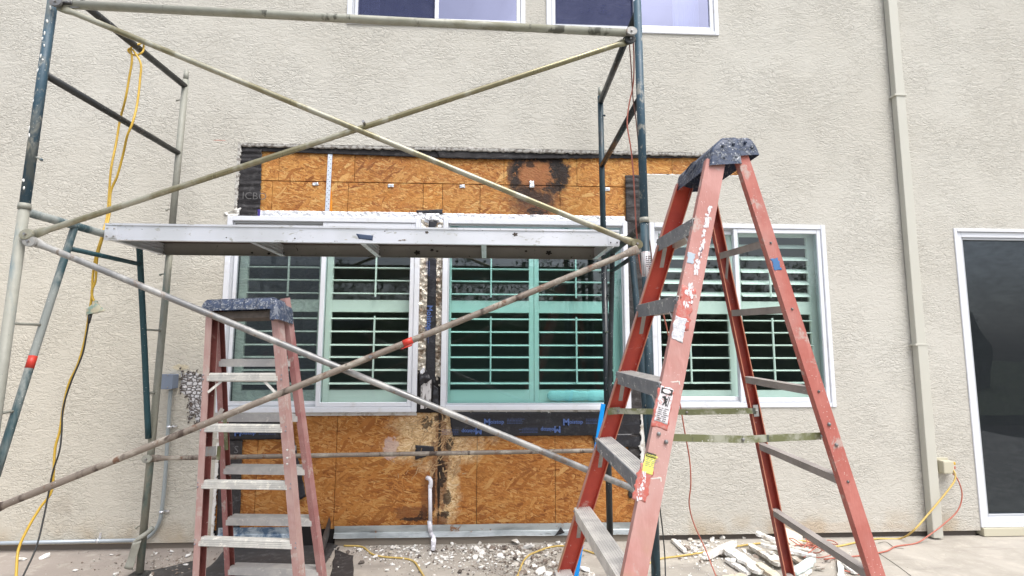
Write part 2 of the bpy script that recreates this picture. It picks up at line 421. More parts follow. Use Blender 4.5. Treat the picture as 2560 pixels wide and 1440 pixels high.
m = M('white_fin', rough=.5); m.set('Base Color', m.mix(m.ss(m.noise(16, 5, .7), .48, .66), (.60, .59, .57), (.36, .32, .28))); FIN = m.m
m = M('downspout_paint', rough=.5); m.set('Base Color', m.mix(m.noise(4, 3), (.55, .54, .48), (.50, .49, .43))); SPOUT = m.m
m = M('shutter_white', rough=.4, base=(.84, .86, .80)); SHUT = m.m
m = M('room_wall', rough=.9, base=(.36, .34, .31)); ROOM = m.m
m = M('aqua_towel', rough=.95, base=(.55, .78, .80)); m.bump(m.noise(90, 3), .004); TOWEL = m.m
m = M('white_curtain', rough=.9, base=(.82, .85, .90)); CURT = m.m

def glass_mat(name, tint, refl, base=.06, gloss=(1, 1, 1), rough=0.0, wav=.0, ior=1.6):
    mt = bpy.data.materials.new(name); mt.use_nodes = True; nt = mt.node_tree; nt.nodes.clear()
    out = nt.nodes.new('ShaderNodeOutputMaterial'); tr = nt.nodes.new('ShaderNodeBsdfTransparent'); gl = nt.nodes.new('ShaderNodeBsdfGlossy')
    tr.inputs[0].default_value = (*tint, 1); gl.inputs['Color'].default_value = (*gloss, 1); gl.inputs['Roughness'].default_value = rough
    lw = nt.nodes.new('ShaderNodeLayerWeight'); lw.inputs[0].default_value = .5; fr = nt.nodes.new('ShaderNodeMath'); fr.operation = 'POWER'; fr.inputs[1].default_value = 5.0; nt.links.new(lw.outputs['Facing'], fr.inputs[0])
    mr = nt.nodes.new('ShaderNodeMapRange'); mr.inputs['To Min'].default_value = base; mr.inputs['To Max'].default_value = 1.0
    mr.inputs['From Min'].default_value = 0.0; mr.inputs['From Max'].default_value = refl
    nt.links.new(fr.outputs[0], mr.inputs['Value'])
    if wav:
        tn = nt.nodes.new('ShaderNodeTexNoise'); tn.inputs['Scale'].default_value = 2.0; tn.inputs['Detail'].default_value = 1
        ge = nt.nodes.new('ShaderNodeNewGeometry'); nt.links.new(ge.outputs['Position'], tn.inputs['Vector'])
        bp = nt.nodes.new('ShaderNodeBump'); bp.inputs['Distance'].default_value = wav; nt.links.new(tn.outputs[0], bp.inputs['Height'])
        nt.links.new(bp.outputs[0], gl.inputs['Normal'])
    mx = nt.nodes.new('ShaderNodeMixShader'); nt.links.new(mr.outputs[0], mx.inputs[0]); nt.links.new(tr.outputs[0], mx.inputs[1]); nt.links.new(gl.outputs[0], mx.inputs[2])
    nt.links.new(mx.outputs[0], out.inputs[0]); return mt
GLASS_A = glass_mat('low_e_glass_aqua', (.60, .845, .835), 1.0, .09, (.9, .95, 1), wav=.0015)
GLASS_B = glass_mat('low_e_glass_pale', (.77, .885, .865), 1.0, .07, (.9, .95, 1), wav=.0015)
GLASS_U = glass_mat('mirror_coated_glass', (.5, .55, .72), 1.0, .42, (.64, .66, .90), wav=.003)
GLASS_D = glass_mat('dark_door_glass', (.5, .55, .55), 1.0, .20, (.8, .9, 1), wav=.002)
def screen_mat(name, col, k):
    mt = bpy.data.materials.new(name); mt.use_nodes = True; nt = mt.node_tree; nt.nodes.clear()
    out = nt.nodes.new('ShaderNodeOutputMaterial'); tr = nt.nodes.new('ShaderNodeBsdfTransparent'); df = nt.nodes.new('ShaderNodeBsdfDiffuse')
    df.inputs[0].default_value = (*col, 1); mx = nt.nodes.new('ShaderNodeMixShader')
    ge = nt.nodes.new('ShaderNodeNewGeometry'); mp = nt.nodes.new('ShaderNodeMapping'); mp.inputs['Scale'].default_value = (1, 1, 2.4)
    tn = nt.nodes.new('ShaderNodeTexNoise'); tn.inputs['Scale'].default_value = 5; tn.inputs['Detail'].default_value = 5; tn.inputs['Distortion'].default_value = 3.5
    nt.links.new(ge.outputs['Position'], mp.inputs[0]); nt.links.new(mp.outputs[0], tn.inputs['Vector'])
    mr = nt.nodes.new('ShaderNodeMapRange'); mr.inputs['From Min'].default_value = .3; mr.inputs['From Max'].default_value = .7
    mr.inputs['To Min'].default_value = k-.10; mr.inputs['To Max'].default_value = k+.10
    nt.links.new(tn.outputs[0], mr.inputs['Value']); nt.links.new(mr.outputs[0], mx.inputs[0])
    nt.links.new(tr.outputs[0], mx.inputs[1]); nt.links.new(df.outputs[0], mx.inputs[2]); nt.links.new(mx.outputs[0], out.inputs[0]); return mt
SCREEN = screen_mat('insect_screen', (.07, .085, .10), .36)
SCREEN_U = screen_mat('insect_screen_upper', (.05, .058, .12), .74)
SCREEN_D = screen_mat('insect_screen_door', (.035, .04, .045), .50)

FRAME_BLUE = paint_mat('worn_blue_frame_paint', (.035, .085, .125), (.42, .40, .33), .38, 6, dark=(.10, .12, .12), rust=(.30, .30, .27))
FRAME_PALE = paint_mat('oversprayed_frame_paint', (.32, .32, .275), (.11, .165, .185), .38, 6, specks=(.08, .1, .1))
FRAME_GREEN = paint_mat('worn_green_frame_paint', (.016, .065, .080), (.20, .24, .23), .36, 7)
FRAME_FADED = paint_mat('faded_teal_arch_paint', (.035, .080, .092), (.25, .27, .255), .56, 5, specks=(.6, .6, .58))
FRAME_PATINA = paint_mat('green_grey_patina_leg', (.27, .27, .22), (.13, .18, .16), .48, 8, specks=(.5, .5, .48), dark=(.10, .11, .10))
FRAME_DARK = paint_mat('dark_frame_paint', (.012, .018, .024), (.045, .06, .07), .40, 8, rough=.35, speck=.9)
FRAME_GREYDARK = paint_mat('grey_black_bar_paint', (.028, .030, .030), (.20, .19, .17), .36, 6, rough=.4)
FRAME_TEAL = paint_mat('worn_teal_leg', (.018, .045, .062), (.04, .085, .11), .45, 9, rough=.45, dark=(.02, .03, .035))
BRASS = paint_mat('yellow_zinc_tube', (.26, .235, .14), (.38, .37, .30), .5, 4, rough=.34, metal=.45, specks=(.2, .18, .12), speck=.3)
ZINC = paint_mat('dull_zinc_tube', (.23, .23, .23), (.36, .355, .34), .5, 5, rough=.42, metal=.35, rust=(.20, .16, .13), specks=(.6, .6, .6), speck=.4)
RUSTY = paint_mat('rusty_brace_tube', (.24, .20, .165), (.36, .33, .28), .45, 9, rough=.6, metal=.2, rust=(.15, .085, .055), dark=(.07, .05, .04), stretch=(.6, 1, 1))
GUARD = paint_mat('oversprayed_guard_rail', (.38, .38, .32), (.22, .215, .155), .42, 5, rough=.5, metal=.15, dark=(.10, .10, .08), stretch=(.35, 1, 1), speck=.2)
BOLT = M('bolt_steel', rough=.4, metal=.8, base=(.34, .33, .33)).m

m = M('aluminium_plank', rough=.45, metal=.55)
c = m.mix(m.ss(m.noise(3, 3), .4, .6), (.74, .75, .79), (.66, .67, .69))
c = m.mix(m.ss(m.noise(1.0, 5, .7, .5, m.map((16, 16, 34), (2, 0, 0))), .58, .66, 0, .75), c, (.42, .41, .36))
c = m.mix(m.ss(m.noise(1.0, 4, .7, .3, m.map((26, 26, 30), (7, 0, 0))), .69, .72), c, (.04, .035, .03))
m.set('Base Color', c); PLANK = m.m
m = M('plank_inner_beam', rough=.6, metal=.3)
c = m.mix(m.noise(6, 4), (.30, .29, .27), (.20, .19, .175))
c = m.mix(m.ss(m.noise(1.0, 5, .75, .6, m.map((22, 22, 26), (3, 0, 5))), .62, .66), c, (.01, .01, .01))
m.set('Base Color', c); PLANKIN = m.m
m = M('plank_plywood', rough=.85); m.set('Base Color', m.mix(m.noise(9, 4, .6, 0, m.map((.2, 3, 1))), (.09, .06, .045), (.05, .035, .03))); PLY = m.m

def ladder_mats(pfx, outer, outer2, inner, inner2, amt=.45, brown=0.0):
    m = M(pfx+'_outer', rough=.7, spec=.3)
    n = m.noise(5, 5, .65, .3)
    c = m.mix(m.ss(n, .35, .62), outer, outer2)
    c = m.mix(m.ss(m.noise(1.0, 3, .6, 0, m.map((60, 60, 5))), .5, .75, 0, .35), c, tuple(min(1, x*1.15+.05) for x in outer))
    c = m.mix(m.ss(m.noise(11, 5, .7, .3, m.map((1, 1, .8), (3, 3, 1))), .57, .66, 0, .7), c, (.46, .41, .37))
    c = m.mix(m.ss(m.noise(2.4, 4, .65, .3, m.map((1, 1, .6), (8, 3, 1))), .46, .66, 0, .45), c, (.50, .36, .33))
    sp = m.math('MULTIPLY', m.ss(m.vor(85), .16, .09), m.ss(m.noise(7, 2), .48, .58))
    c = m.mix(m.math('MULTIPLY', sp, .6), c, (.75, .68, .64))
    if brown:
        Z = m.xyz()[2]
        f = m.math('MULTIPLY', m.ss(Z, 1.0, .65), m.ss(m.noise(9, 4), .36, .58))
        c = m.mix(m.math('MULTIPLY', f, brown), c, (.40, .26, .16))
    m.set('Base Color', c); m.bump(m.noise(150, 2, .5, 0, m.map((1, 1, .3))), .0006)
    o = m.m
    m = M(pfx+'_inner', rough=.55)
    c = m.mix(m.ss(m.noise(6, 5, .65, .4), .36, .66), inner, inner2)
    c = m.mix(m.ss(m.noise(14, 5, .75, .5, m.map((1, 1, 1), (5, 1, 8))), .57, .70, 0, amt), c, (.55, .38, .32))
    c = m.mix(m.ss(m.noise(30, 3, .7), .66, .74, 0, .6), c, (.62, .55, .50))
    m.set('Base Color', c); m.bump(m.noise(120, 3), .0006)
    return o, m.m
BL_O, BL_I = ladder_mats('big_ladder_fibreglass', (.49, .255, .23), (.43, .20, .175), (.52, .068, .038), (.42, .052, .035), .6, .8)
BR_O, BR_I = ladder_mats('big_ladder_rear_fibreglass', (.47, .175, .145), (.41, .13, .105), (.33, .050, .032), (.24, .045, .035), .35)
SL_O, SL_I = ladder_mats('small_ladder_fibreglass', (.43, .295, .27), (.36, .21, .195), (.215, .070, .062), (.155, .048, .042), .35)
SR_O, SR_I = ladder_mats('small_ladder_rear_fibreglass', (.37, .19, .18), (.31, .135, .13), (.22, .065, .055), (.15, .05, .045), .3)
m = M('fibreglass_edge', rough=.7, base=(.55, .22, .13)); m.set('Base Color', m.mix(m.noise(30, 3), (.56, .24, .15), (.42, .15, .09))); FG_EDGE = m.m
def cap_mat(name, k):
    m = M(name, rough=.5)
    c = m.mix(m.noise(14, 4), (.030, .048, .095), (.070, .090, .145))
    s1 = m.ss(m.noise(1.0, 6, .72, .8, m.map((44, 44, 44))), k+.02, k+.07)
    c = m.mix(m.math('MULTIPLY', s1, .55), c, (.30, .32, .35))
    s2 = m.ss(m.vor(60), .24, .14); c = m.mix(m.math('MULTIPLY', s2, m.ss(m.noise(9, 2), .38, .5)), c, (.52, .54, .56))
    m.set('Base Color', c); m.bump(m.math('ADD', s1, m.noise(70, 3)), .0025); return m.m
CAPB = cap_mat('big_ladder_cap_plastic', .50); CAPS = cap_mat('small_ladder_cap_plastic', .48)
def alu(name, a, b, spl, k=.6):
    m = M(name, rough=.7, metal=.0)
    c = m.mix(m.ss(m.noise(9, 5, .65), .4, .62), a, b)
    c = m.mix(m.ss(m.noise(1.0, 5, .75, .6, m.map((26, 26, 30))), k, k+.04), c, spl)
    m.set('Base Color', c); m.bump(m.noise(1.0, 2, .5, 0, m.map((4, 4, 200))), .0006); return m.m
STEP = alu('dusty_aluminium_step', (.68, .65, .60), (.54, .515, .48), (.74, .71, .66))
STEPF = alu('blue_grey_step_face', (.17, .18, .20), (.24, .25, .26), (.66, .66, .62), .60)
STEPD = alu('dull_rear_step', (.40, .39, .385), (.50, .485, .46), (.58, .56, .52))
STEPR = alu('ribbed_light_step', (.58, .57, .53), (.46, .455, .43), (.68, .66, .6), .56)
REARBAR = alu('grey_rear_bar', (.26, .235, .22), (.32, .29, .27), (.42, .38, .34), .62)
OLIVE = paint_mat('olive_spreader', (.17, .18, .085), (.34, .34, .27), .45, 13, rough=.5, dark=(.06, .065, .055), stretch=(1, 1, 1), speck=.7)
m = M('sticker_white', rough=.6); m.set('Base Color', m.mix(m.ss(m.noise(38, 6, .8, 1.0), .48, .54), (.60, .57, .58), (.46, .20, .18))); STK = m.m
m = M('sticker_white_clean', rough=.6); m.set('Base Color', m.mix(m.ss(m.noise(55, 5, .8, .6), .56, .62), (.64, .62, .64), (.48, .25, .23))); STKW = m.m
m = M('sticker_yellow', rough=.5); m.set('Base Color', m.mix(m.ss(m.noise(60, 4, .7), .62, .70), (.74, .72, .16), (.66, .6, .5))); STKY = m.m
m = M('sticker_red_halo', rough=.6); m.set('Base Color', m.mix(m.ss(m.noise(50, 4, .7), .45, .6), (.47, .12, .095), (.46, .21, .185))); STKR = m.m
m = M('sticker_grey', rough=.6); m.set('Base Color', m.mix(m.ss(m.noise(50, 4, .7), .45, .6), (.48, .50, .54), (.66, .66, .68))); STKG = m.m
INK = M('black_ink', rough=.7, base=(.03, .03, .03)).m
INKG = M('grey_ink', rough=.7, base=(.22, .22, .24)).m
PRINTB = M('blue_print', rough=.6, base=(.075, .13, .33)).m
PRINTG = M('faint_grey_print', rough=.7, base=(.13, .125, .125)).m
BLUEP = M('blue_paint_smear', rough=.5, base=(.05, .16, .36)).m
PALEBLUE = M('pale_blue_smear', rough=.6, base=(.40, .47, .54)).m
TAPE = M('red_tape', rough=.45, base=(.50, .035, .02)).m
BLUEBAR = M('bright_blue_strip', rough=.35, base=(.0, .26, .72)).m
YEL = paint_mat('yellow_cord_jacket', (.66, .42, .045), (.60, .40, .09), .4, 20, rough=.45, speck=.2)
YELD = paint_mat('dusty_yellow_cord_jacket', (.62, .44, .13), (.60, .48, .24), .4, 20, rough=.6, speck=.2)
REDC = M('red_cord_jacket', rough=.5, base=(.42, .13, .09)).m
BRNC = M('brown_cord_jacket', rough=.5, base=(.17, .075, .055)).m
BLKC = M('black_rubber_cord', rough=.5, base=(.025, .026, .026)).m
m = M('clear_plug_plastic', rough=.3); m.set('Base Color', m.mix(m.ss(m.noise(40, 3), .45, .6), (.50, .46, .33), (.25, .34, .28))); PLUG = m.m
PVC = M('white_pvc', rough=.35, base=(.76, .76, .82)).m
GREYBOX = M('blue_grey_box_paint', rough=.45, base=(.20, .24, .31)).m
CONDUIT = M('conduit_metal', rough=.4, metal=.35, base=(.42, .47, .51)).m
CONDUITP = M('conduit_grey', rough=.45, metal=.2, base=(.34, .38, .39)).m
OUTLET = M('outlet_cover_plastic', rough=.5, base=(.52, .49, .38)).m
m = M('rotten_stud', rough=.9); m.set('Base Color', m.mix(m.ss(m.noise(1.0, 5, .7, .4, m.map((40, 40, 9))), .48, .58), (.62, .60, .60), (.10, .085, .08))); ROT = m.m
BLACKHOLE = M('cavity_shade', rough=.95, base=(.012, .010, .010)).m  # near-black colour painted in for the shade inside gaps and holes
ORANGE = M('orange_spray', rough=.7, base=(.72, .26, .01)).m
m = M('old_trim_board', rough=.85); c = m.mix(m.ss(m.noise(9, 5, .7), .48, .62), (.62, .60, .55), (.36, .31, .25)); m.set('Base Color', m.mix(m.ss(m.noise(1.0, 4, .6, 0, m.map((8, 60, 20))), .62, .7), c, (.24, .18, .13))); m.bump(m.noise(40, 4), .003); BOARD = m.m
m = M('cream_board', rough=.85); m.set('Base Color', m.mix(m.ss(m.noise(8, 5, .7), .45, .65), (.62, .55, .43), (.45, .38, .29))); m.bump(m.noise(40, 4), .003); CREAM = m.m
m = M('pale_tile', rough=.6, base=(.62, .57, .48)); TILE = m.m
m = M('blue_stained_flashing', rough=.5, metal=.4); m.set('Base Color', m.mix(m.ss(m.noise(12, 6, .75, .4), .40, .60), (.10, .16, .24), (.46, .52, .56))); BLUEST = m.m

# ------------------------------------------------------------------ ground and garden behind the camera
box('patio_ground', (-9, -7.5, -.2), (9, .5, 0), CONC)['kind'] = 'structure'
m = M('lawn_green', rough=.95); m.set('Base Color', m.mix(m.noise(2, 5), (.05, .075, .02), (.09, .10, .035))); LAWN = m.m
box('lawn_ground', (-60, -60, -.25), (60, -7.5, -.02), LAWN)['kind'] = 'structure'
m = M('far_ground', rough=1, base=(.2, .18, .15))
box('house_side_ground', (-60, .5, -.25), (60, 40, -.03), m.m)['kind'] = 'structure'
m = M('fence_green_grey', rough=.8); m.set('Base Color', m.mix(m.noise(3, 4), (.07, .12, .10), (.11, .15, .13))); FENCE = m.m
fn = thing('garden_fence', 'grey green board fence across the back of the garden facing the house', 'fence', (0, -15, 0))
bmf = bpy.data.meshes.new('board')
bm = bmesh.new(); bm_box(bm, (-.098, -.012, .03), (.098, .012, 1.55)); me_b = bmdone(bm, 'board'); me_b.materials.append(FENCE)
for i in range(150):
    o = bpy.data.objects.new('board', me_b); COL.objects.link(o); o.parent = fn; o.location = (-15+i*.2, random.uniform(-.006, .006), 0)
for k in (.3, 1.3):
    box('rail', (-15, -15.06, k-.04), (15, -15.013, k+.04), FENCE, fn)
m = M('bark', rough=.95, base=(.10, .07, .05)); BARK = m.m
m = M('tree_leaves', rough=.6); m.set('Base Color', m.mix(m.noise(1.5, 2), (.030, .050, .018), (.055, .085, .03))); LEAF = m.m
def tree(x, y, h, rr, n, label):
    t = thing('garden_tree', label, 'tree', (x, y, 0), 'trees behind the garden fence')
    bm = bmesh.new(); bm_sweep(bm, [V(x, y, -.1), V(x+.05, y, h*.3), V(x-.05, y, h*.6)], [.13, .10, .06], 8)
    for k in range(6):
        a = k*1.05+x; bm_sweep(bm, [V(x, y, h*(.3+.04*k)), V(x+math.cos(a)*rr*.6, y+math.sin(a)*rr*.6, h*(.55+.04*k))], [.05, .015], 6)
    link('trunk', bmdone(bm, 'trunk'), BARK, t)
    vs, fs = [], []
    cl = [(V(x+random.gauss(0, rr*.45), y+random.gauss(0, rr*.45), h*.62+random.gauss(0, h*.17)), random.uniform(.3, .6)*rr) for _ in range(16)]
    for i in range(n):
        c, q = random.choice(cl)
        d = V(random.gauss(0, 1), random.gauss(0, 1), random.gauss(0, .8)).normalized()*q*random.uniform(.5, 1)
        p = c+d; a = V(random.gauss(0, 1), random.gauss(0, 1), random.gauss(0, 1)).normalized()
        b = a.cross(V(random.random(), random.random(), 1)).normalized(); s_ = random.uniform(.06, .12)
        k = len(vs); vs += [p-a*s_, p-b*s_*.5, p+a*s_, p+b*s_*.5]; fs.append((k, k+1, k+2, k+3))
    link('crown', pyd('crown', vs, fs), LEAF, t)
for i, (x, h) in enumerate(((-14, 6.2), (-9.5, 5.4), (-5, 6.6), (-1, 5.2), (3, 6.0), (7, 5.4), (11, 7.0), (15, 6.0))):
    tree(x, -19-(i % 3), h, 2.3, 2600, ['tall bushy green tree behind the garden fence', 'rounder lower green tree behind the garden fence'][h < 5.9])

bm = bmesh.new(); rows = []  # unseen hedge, added to close bright gaps in the window reflections
for i in range(81):
    x = -20+i*.5; row = []
    for k in range(14):
        a = math.pi*(k/13); y = -16.6-math.cos(a)*-.8; z = 3.1*(math.sin(a)**.4)
        row.append(bm.verts.new((x, y+.35*nz(x*1.3, k*.8, 1), z+(.35*nz(x*.9, k*.6, 4) if 0 < k < 13 else -z-.1))))
    rows.append(row)
for a, b in zip(rows, rows[1:]):
    for k in range(13): bm.faces.new((a[k], b[k], b[k+1], a[k+1]))
hd = thing('hedge', 'long dense dark green hedge added out of view behind the fence to darken window reflections', 'hedge', (0, -16.6, 0))
link('hedge_body', bmdone(bm, 'hedge_body'), LEAF, hd)
vs, fs = [], []
for i in range(14000):
    a = random.uniform(.12, .97)*math.pi; x = random.uniform(-20, 20)
    p = V(x, -16.6+math.cos(a)*.85+random.gauss(0, .12), 3.1*(math.sin(a)**.4)+random.gauss(0, .16)); q = V(random.gauss(0, 1), random.gauss(0, 1), random.gauss(0, 1)).normalized(); r = q.cross(V(.3, .5, 1)).normalized(); k = len(vs); s_ = random.uniform(.05, .10)
    vs += [p-q*s_, p-r*s_*.5, p+q*s_, p+r*s_*.5]; fs.append((k, k+1, k+2, k+3))
link('hedge_leaves', pyd('hedge_leaves', vs, fs), LEAF, hd)['kind'] = 'stuff'

# ------------------------------------------------------------------ the house wall
HOUSE = thing('stucco_house', 'beige stucco house wall cut open around a row of ground floor windows', 'house', (0, 0, 0))
def wx(px, py): return at(px, py).x
def wz(px, py): return at(px, py).z
zb = .045
zt = 7.2
# openings on the wall plane
W1 = (wx(571, 545), wx(1052, 548), wz(571, 1031), wz(571, 540))
W2 = (wx(1109, 549), wx(1567, 556), wz(1097, 1024), W1[3])
W3 = (wx(1623, 562), wx(2061, 563), wz(2090, 1018), wz(2061, 563))
W1 = (W1[0], W1[1], wz(1041, 1030), W1[3]); W2 = (W2[0], W2[1], wz(1300, 1025), W1[3])
UZ = wz(1796, 90)
U1 = (wx(867, 62), wx(1313, 73), UZ, UZ+1.4)
U2 = (wx(1366, 75), wx(1797, 90), UZ, UZ+1.4)
DR = (wx(2382, 571), wx(2382, 571)+2.4, wz(2455, 1318), wz(2382, 571))
HT = wz(592, 357); HL = wx(592, 400); HR = wx(1852, 440)
HB2 = wz(1640, 437); HR2 = wx(1618, 520)
LL = wx(541, 1100); LR = wx(1612, 1200); LB = .0
def rects():
    # empty cells of the stucco sheet
    return [(U1[0], U1[1], U1[2], U1[3]), (U2[0], U2[1], U2[2], U2[3]), (DR[0], DR[1], -1, DR[3]),
            (W3[0], W3[1], W3[2], W3[3]),
            (HL, HR, HB2, HT), (HL, HR2, W1[3], HB2),
            (W1[0], HR2, W1[2], W1[3]),
            (LL, LR, -1, W1[2])]
def build_stucco():
    RC = rects()
    xs = sorted(set([-9, 9]+[r[0] for r in RC]+[min(r[1], 9) for r in RC]))
    zs = sorted(set([zb, zt]+[max(r[2], zb) for r in RC]+[r[3] for r in RC]))
    bm = bmesh.new(); vd = {}
    def vt(x, y, z):
        k = (round(x, 5), round(y, 5), round(z, 5))
        if k not in vd: vd[k] = bm.verts.new((x, y, z))
        return vd[k]
    def solid(i, j):
        if i < 0 or j < 0 or i >= len(xs)-1 or j >= len(zs)-1: return False
        cx, cz = (xs[i]+xs[i+1])/2, (zs[j]+zs[j+1])/2
        return not any(r[0] < cx < r[1] and r[2] < cz < r[3] for r in RC)
    T = .030
    for i in range(len(xs)-1):
        for j in range(len(zs)-1):
            if not solid(i, j): continue
            a, b, c, d = xs[i], xs[i+1], zs[j], zs[j+1]
            bm.faces.new((vt(a, 0, c), vt(b, 0, c), vt(b, 0, d), vt(a, 0, d)))
            if not solid(i-1, j) and i > 0: bm.faces.new((vt(a, 0, c), vt(a, 0, d), vt(a, T, d), vt(a, T, c)))
            if not solid(i+1, j): bm.faces.new((vt(b, 0, c), vt(b, T, c), vt(b, T, d), vt(b, 0, d)))
            if not solid(i, j-1): bm.faces.new((vt(a, 0, c), vt(a, T, c), vt(b, T, c), vt(b, 0, c)))
            if not solid(i, j+1): bm.faces.new((vt(a, 0, d), vt(b, 0, d), vt(b, T, d), vt(a, T, d)))
    return bmdone(bm, 'stucco_coat')
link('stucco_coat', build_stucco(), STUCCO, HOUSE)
# structural wall behind the coat, with the same real openings
def build_core():
    OP = [W1, W2, W3, U1, U2, (DR[0], DR[1], -1, DR[3])]
    xs = sorted(set([-9, 9]+[r[0]+.01 for r in OP]+[r[1]-.01 for r in OP])); zs = sorted(set([-.1, zt]+[max(r[2]+.01, -.1) for r in OP]+[r[3]-.01 for r in OP]))
    bm = bmesh.new()
    for i in range(len(xs)-1):
        for j in range(len(zs)-1):
            cx, cz = (xs[i]+xs[i+1])/2, (zs[j]+zs[j+1])/2
            if any(r[0] < cx < r[1] and r[2] < cz < r[3] for r in OP): continue
            bm_box(bm, (xs[i], .052, zs[j]), (xs[i+1], .17, zs[j+1]))
    return bmdone(bm, 'wall_core')
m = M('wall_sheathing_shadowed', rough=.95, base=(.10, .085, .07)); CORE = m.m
link('wall_core', build_core(), CORE, HOUSE)
box('foundation_edge', (-9, .020, -.05), (LL-.02, .050, .12), M('foundation_concrete', rough=.9, base=(.20, .17, .14)).m, HOUSE)
box('foundation_edge', (LR+.02, .028, -.05), (DR[0]-.02, .050, .12), M('foundation_concrete_dark', rough=.9, base=(.10, .085, .075)).m, HOUSE)
# roof / floor slabs that close the rooms
def room(x0, x1, z0, z1, depth, mm):
    bm = bmesh.new(); y0, y1 = .171, .171+depth
    v = [V(x0, y0, z0), V(x1, y0, z0), V(x1, y1, z0), V(x0, y1, z0), V(x0, y0, z1), V(x1, y0, z1), V(x1, y1, z1), V(x0, y1, z1)]
    v = [bm.verts.new(p) for p in v]
    for f in ((0, 1, 2, 3), (7, 6, 5, 4), (1, 5, 6, 2), (2, 6, 7, 3), (3, 7, 4, 0)): bm.faces.new([v[i] for i in f])
    return link('room_lining', bmdone(bm, 'room_lining'), mm, HOUSE)
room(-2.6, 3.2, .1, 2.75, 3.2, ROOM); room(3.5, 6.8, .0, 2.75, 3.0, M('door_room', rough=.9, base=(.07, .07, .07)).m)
room(-2, 2.6, 3.9, 6.0, 2.0, M('upper_room', rough=.9, base=(.22, .22, .26)).m)
box('roof_slab', (-9, .171, 6.9), (9, 8, 7.2), CORE, HOUSE)

# ---- windows
def ring_bm(bm, x0, x1, z0, z1, wd, y0, y1):
    bm_box(bm, (x0, y0, z0), (x0+wd, y1, z1)); bm_box(bm, (x1-wd, y0, z0), (x1, y1, z1))
    bm_box(bm, (x0+wd, y0, z0), (x1-wd, y1, z0+wd)); bm_box(bm, (x0+wd, y0, z1-wd), (x1-wd, y1, z1))
def ring(name, x0, x1, z0, z1, wd, y0, y1, m, parent, bev=.003):
    bm = bmesh.new(); ring_bm(bm, x0, x1, z0, z1, wd, y0, y1)
    if bev: bmesh.ops.bevel(bm, geom=bm.edges[:], offset=bev, segments=1, affect='EDGES')
    return link(name, bmdone(bm, name), m, parent)
def pane(x0, x1, z0, z1, y, m, parent, name='pane'):
    return link(name, pyd(name, [(x0, y, z0), (x1, y, z0), (x1, y, z1), (x0, y, z1)], [(0, 1, 2, 3)]), m, parent)
def make_window(W, kind, split=None, gl=GLASS_A, gl2=None, scr=SCREEN, yo=-.018):
    x0, x1, z0, z1 = W
    bm = bmesh.new(); ring_bm(bm, x0, x1, z0, z1, .040, yo, .09)
    bmesh.ops.bevel(bm, geom=bm.edges[:], offset=.004, segments=2, affect='EDGES')
    fr = link('window', bmdone(bm, 'window'), VINYL, HOUSE)
    ring('stop', x0+.041, x1-.041, z0+.041, z1-.041, .012, yo+.022, .085, VINYLG, fr, 0)
    if kind == 'slide':
        # left sash behind, right sash light in front with its own frame
        ring('sash', x0+.054, split+.012, z0+.054, z1-.054, .030, yo+.040, yo+.062, VINYL, fr)
        pane(x0+.084, split-.018, z0+.084, z1-.084, yo+.052, gl, fr)
        if scr: pane(x0+.084, split-.018, z0+.084, z1-.084, yo+.036, scr, fr, 'insect_screen')
        ring('sash', split-.020, x1-.042, z0+.042, z1-.042, .034, yo+.008, yo+.034, VINYL, fr)
        pane(split+.014, x1-.076, z0+.076, z1-.076, yo+.024, gl2 or gl, fr)
    else:
        pane(x0+.053, x1-.053, z0+.053, z1-.053, yo+.030, gl, fr)
    return fr
SP1 = wx(811, 640); SP3 = wx(1842, 640)
w1 = make_window(W1, 'slide', SP1, GLASS_B)
w2 = make_window(W2, 'fix', gl=GLASS_A)
w3 = make_window(W3, 'slide', SP3, GLASS_B, scr=None, yo=-.010)
u1 = make_window(U1, 'slide', wx(1092, 60), GLASS_U, scr=SCREEN_U, yo=-.012)
u2 = make_window(U2, 'slide', wx(1590, 60), GLASS_U, scr=SCREEN_U, yo=-.012)
# nailing fins of the two uncovered windows
for W in (W1, W2):
    bm = bmesh.new(); bm_box(bm, (W[0]+.01, .0145, W[2]-.028), (W[1]-.0, .0185, W[2]-.0005))
    for k in range(int((W[1]-W[0])/.14)):
        bmesh.ops.create_uvsphere(bm, u_segments=6, v_segments=4, radius=.005, matrix=Matrix.Translation((W[0]+.1+k*.14, .0135, W[2]-.016)))
    link('nailing_fin', bmdone(bm, 'nailing_fin'), FIN, HOUSE)
# curtains upstairs
def curtain(x0, x1, z0, z1, y):
    n = 40; vs = []; fs = []
    for i in range(n+1):
        x = x0+(x1-x0)*i/n; yy = y+.02*math.sin(i*1.7)
        vs += [(x, yy, z0), (x, yy, z1)]
    for i in range(n): k = i*2; fs.append((k, k+2, k+3, k+1))
    return link('curtain', pyd('curtain', vs, fs), CURT, HOUSE, sm=True)
curtain(wx(1708, 60), wx(1775, 60), UZ-.02, UZ+1.3, .24); curtain(wx(885, 50), wx(935, 50), UZ-.02, UZ+1.3, .24)
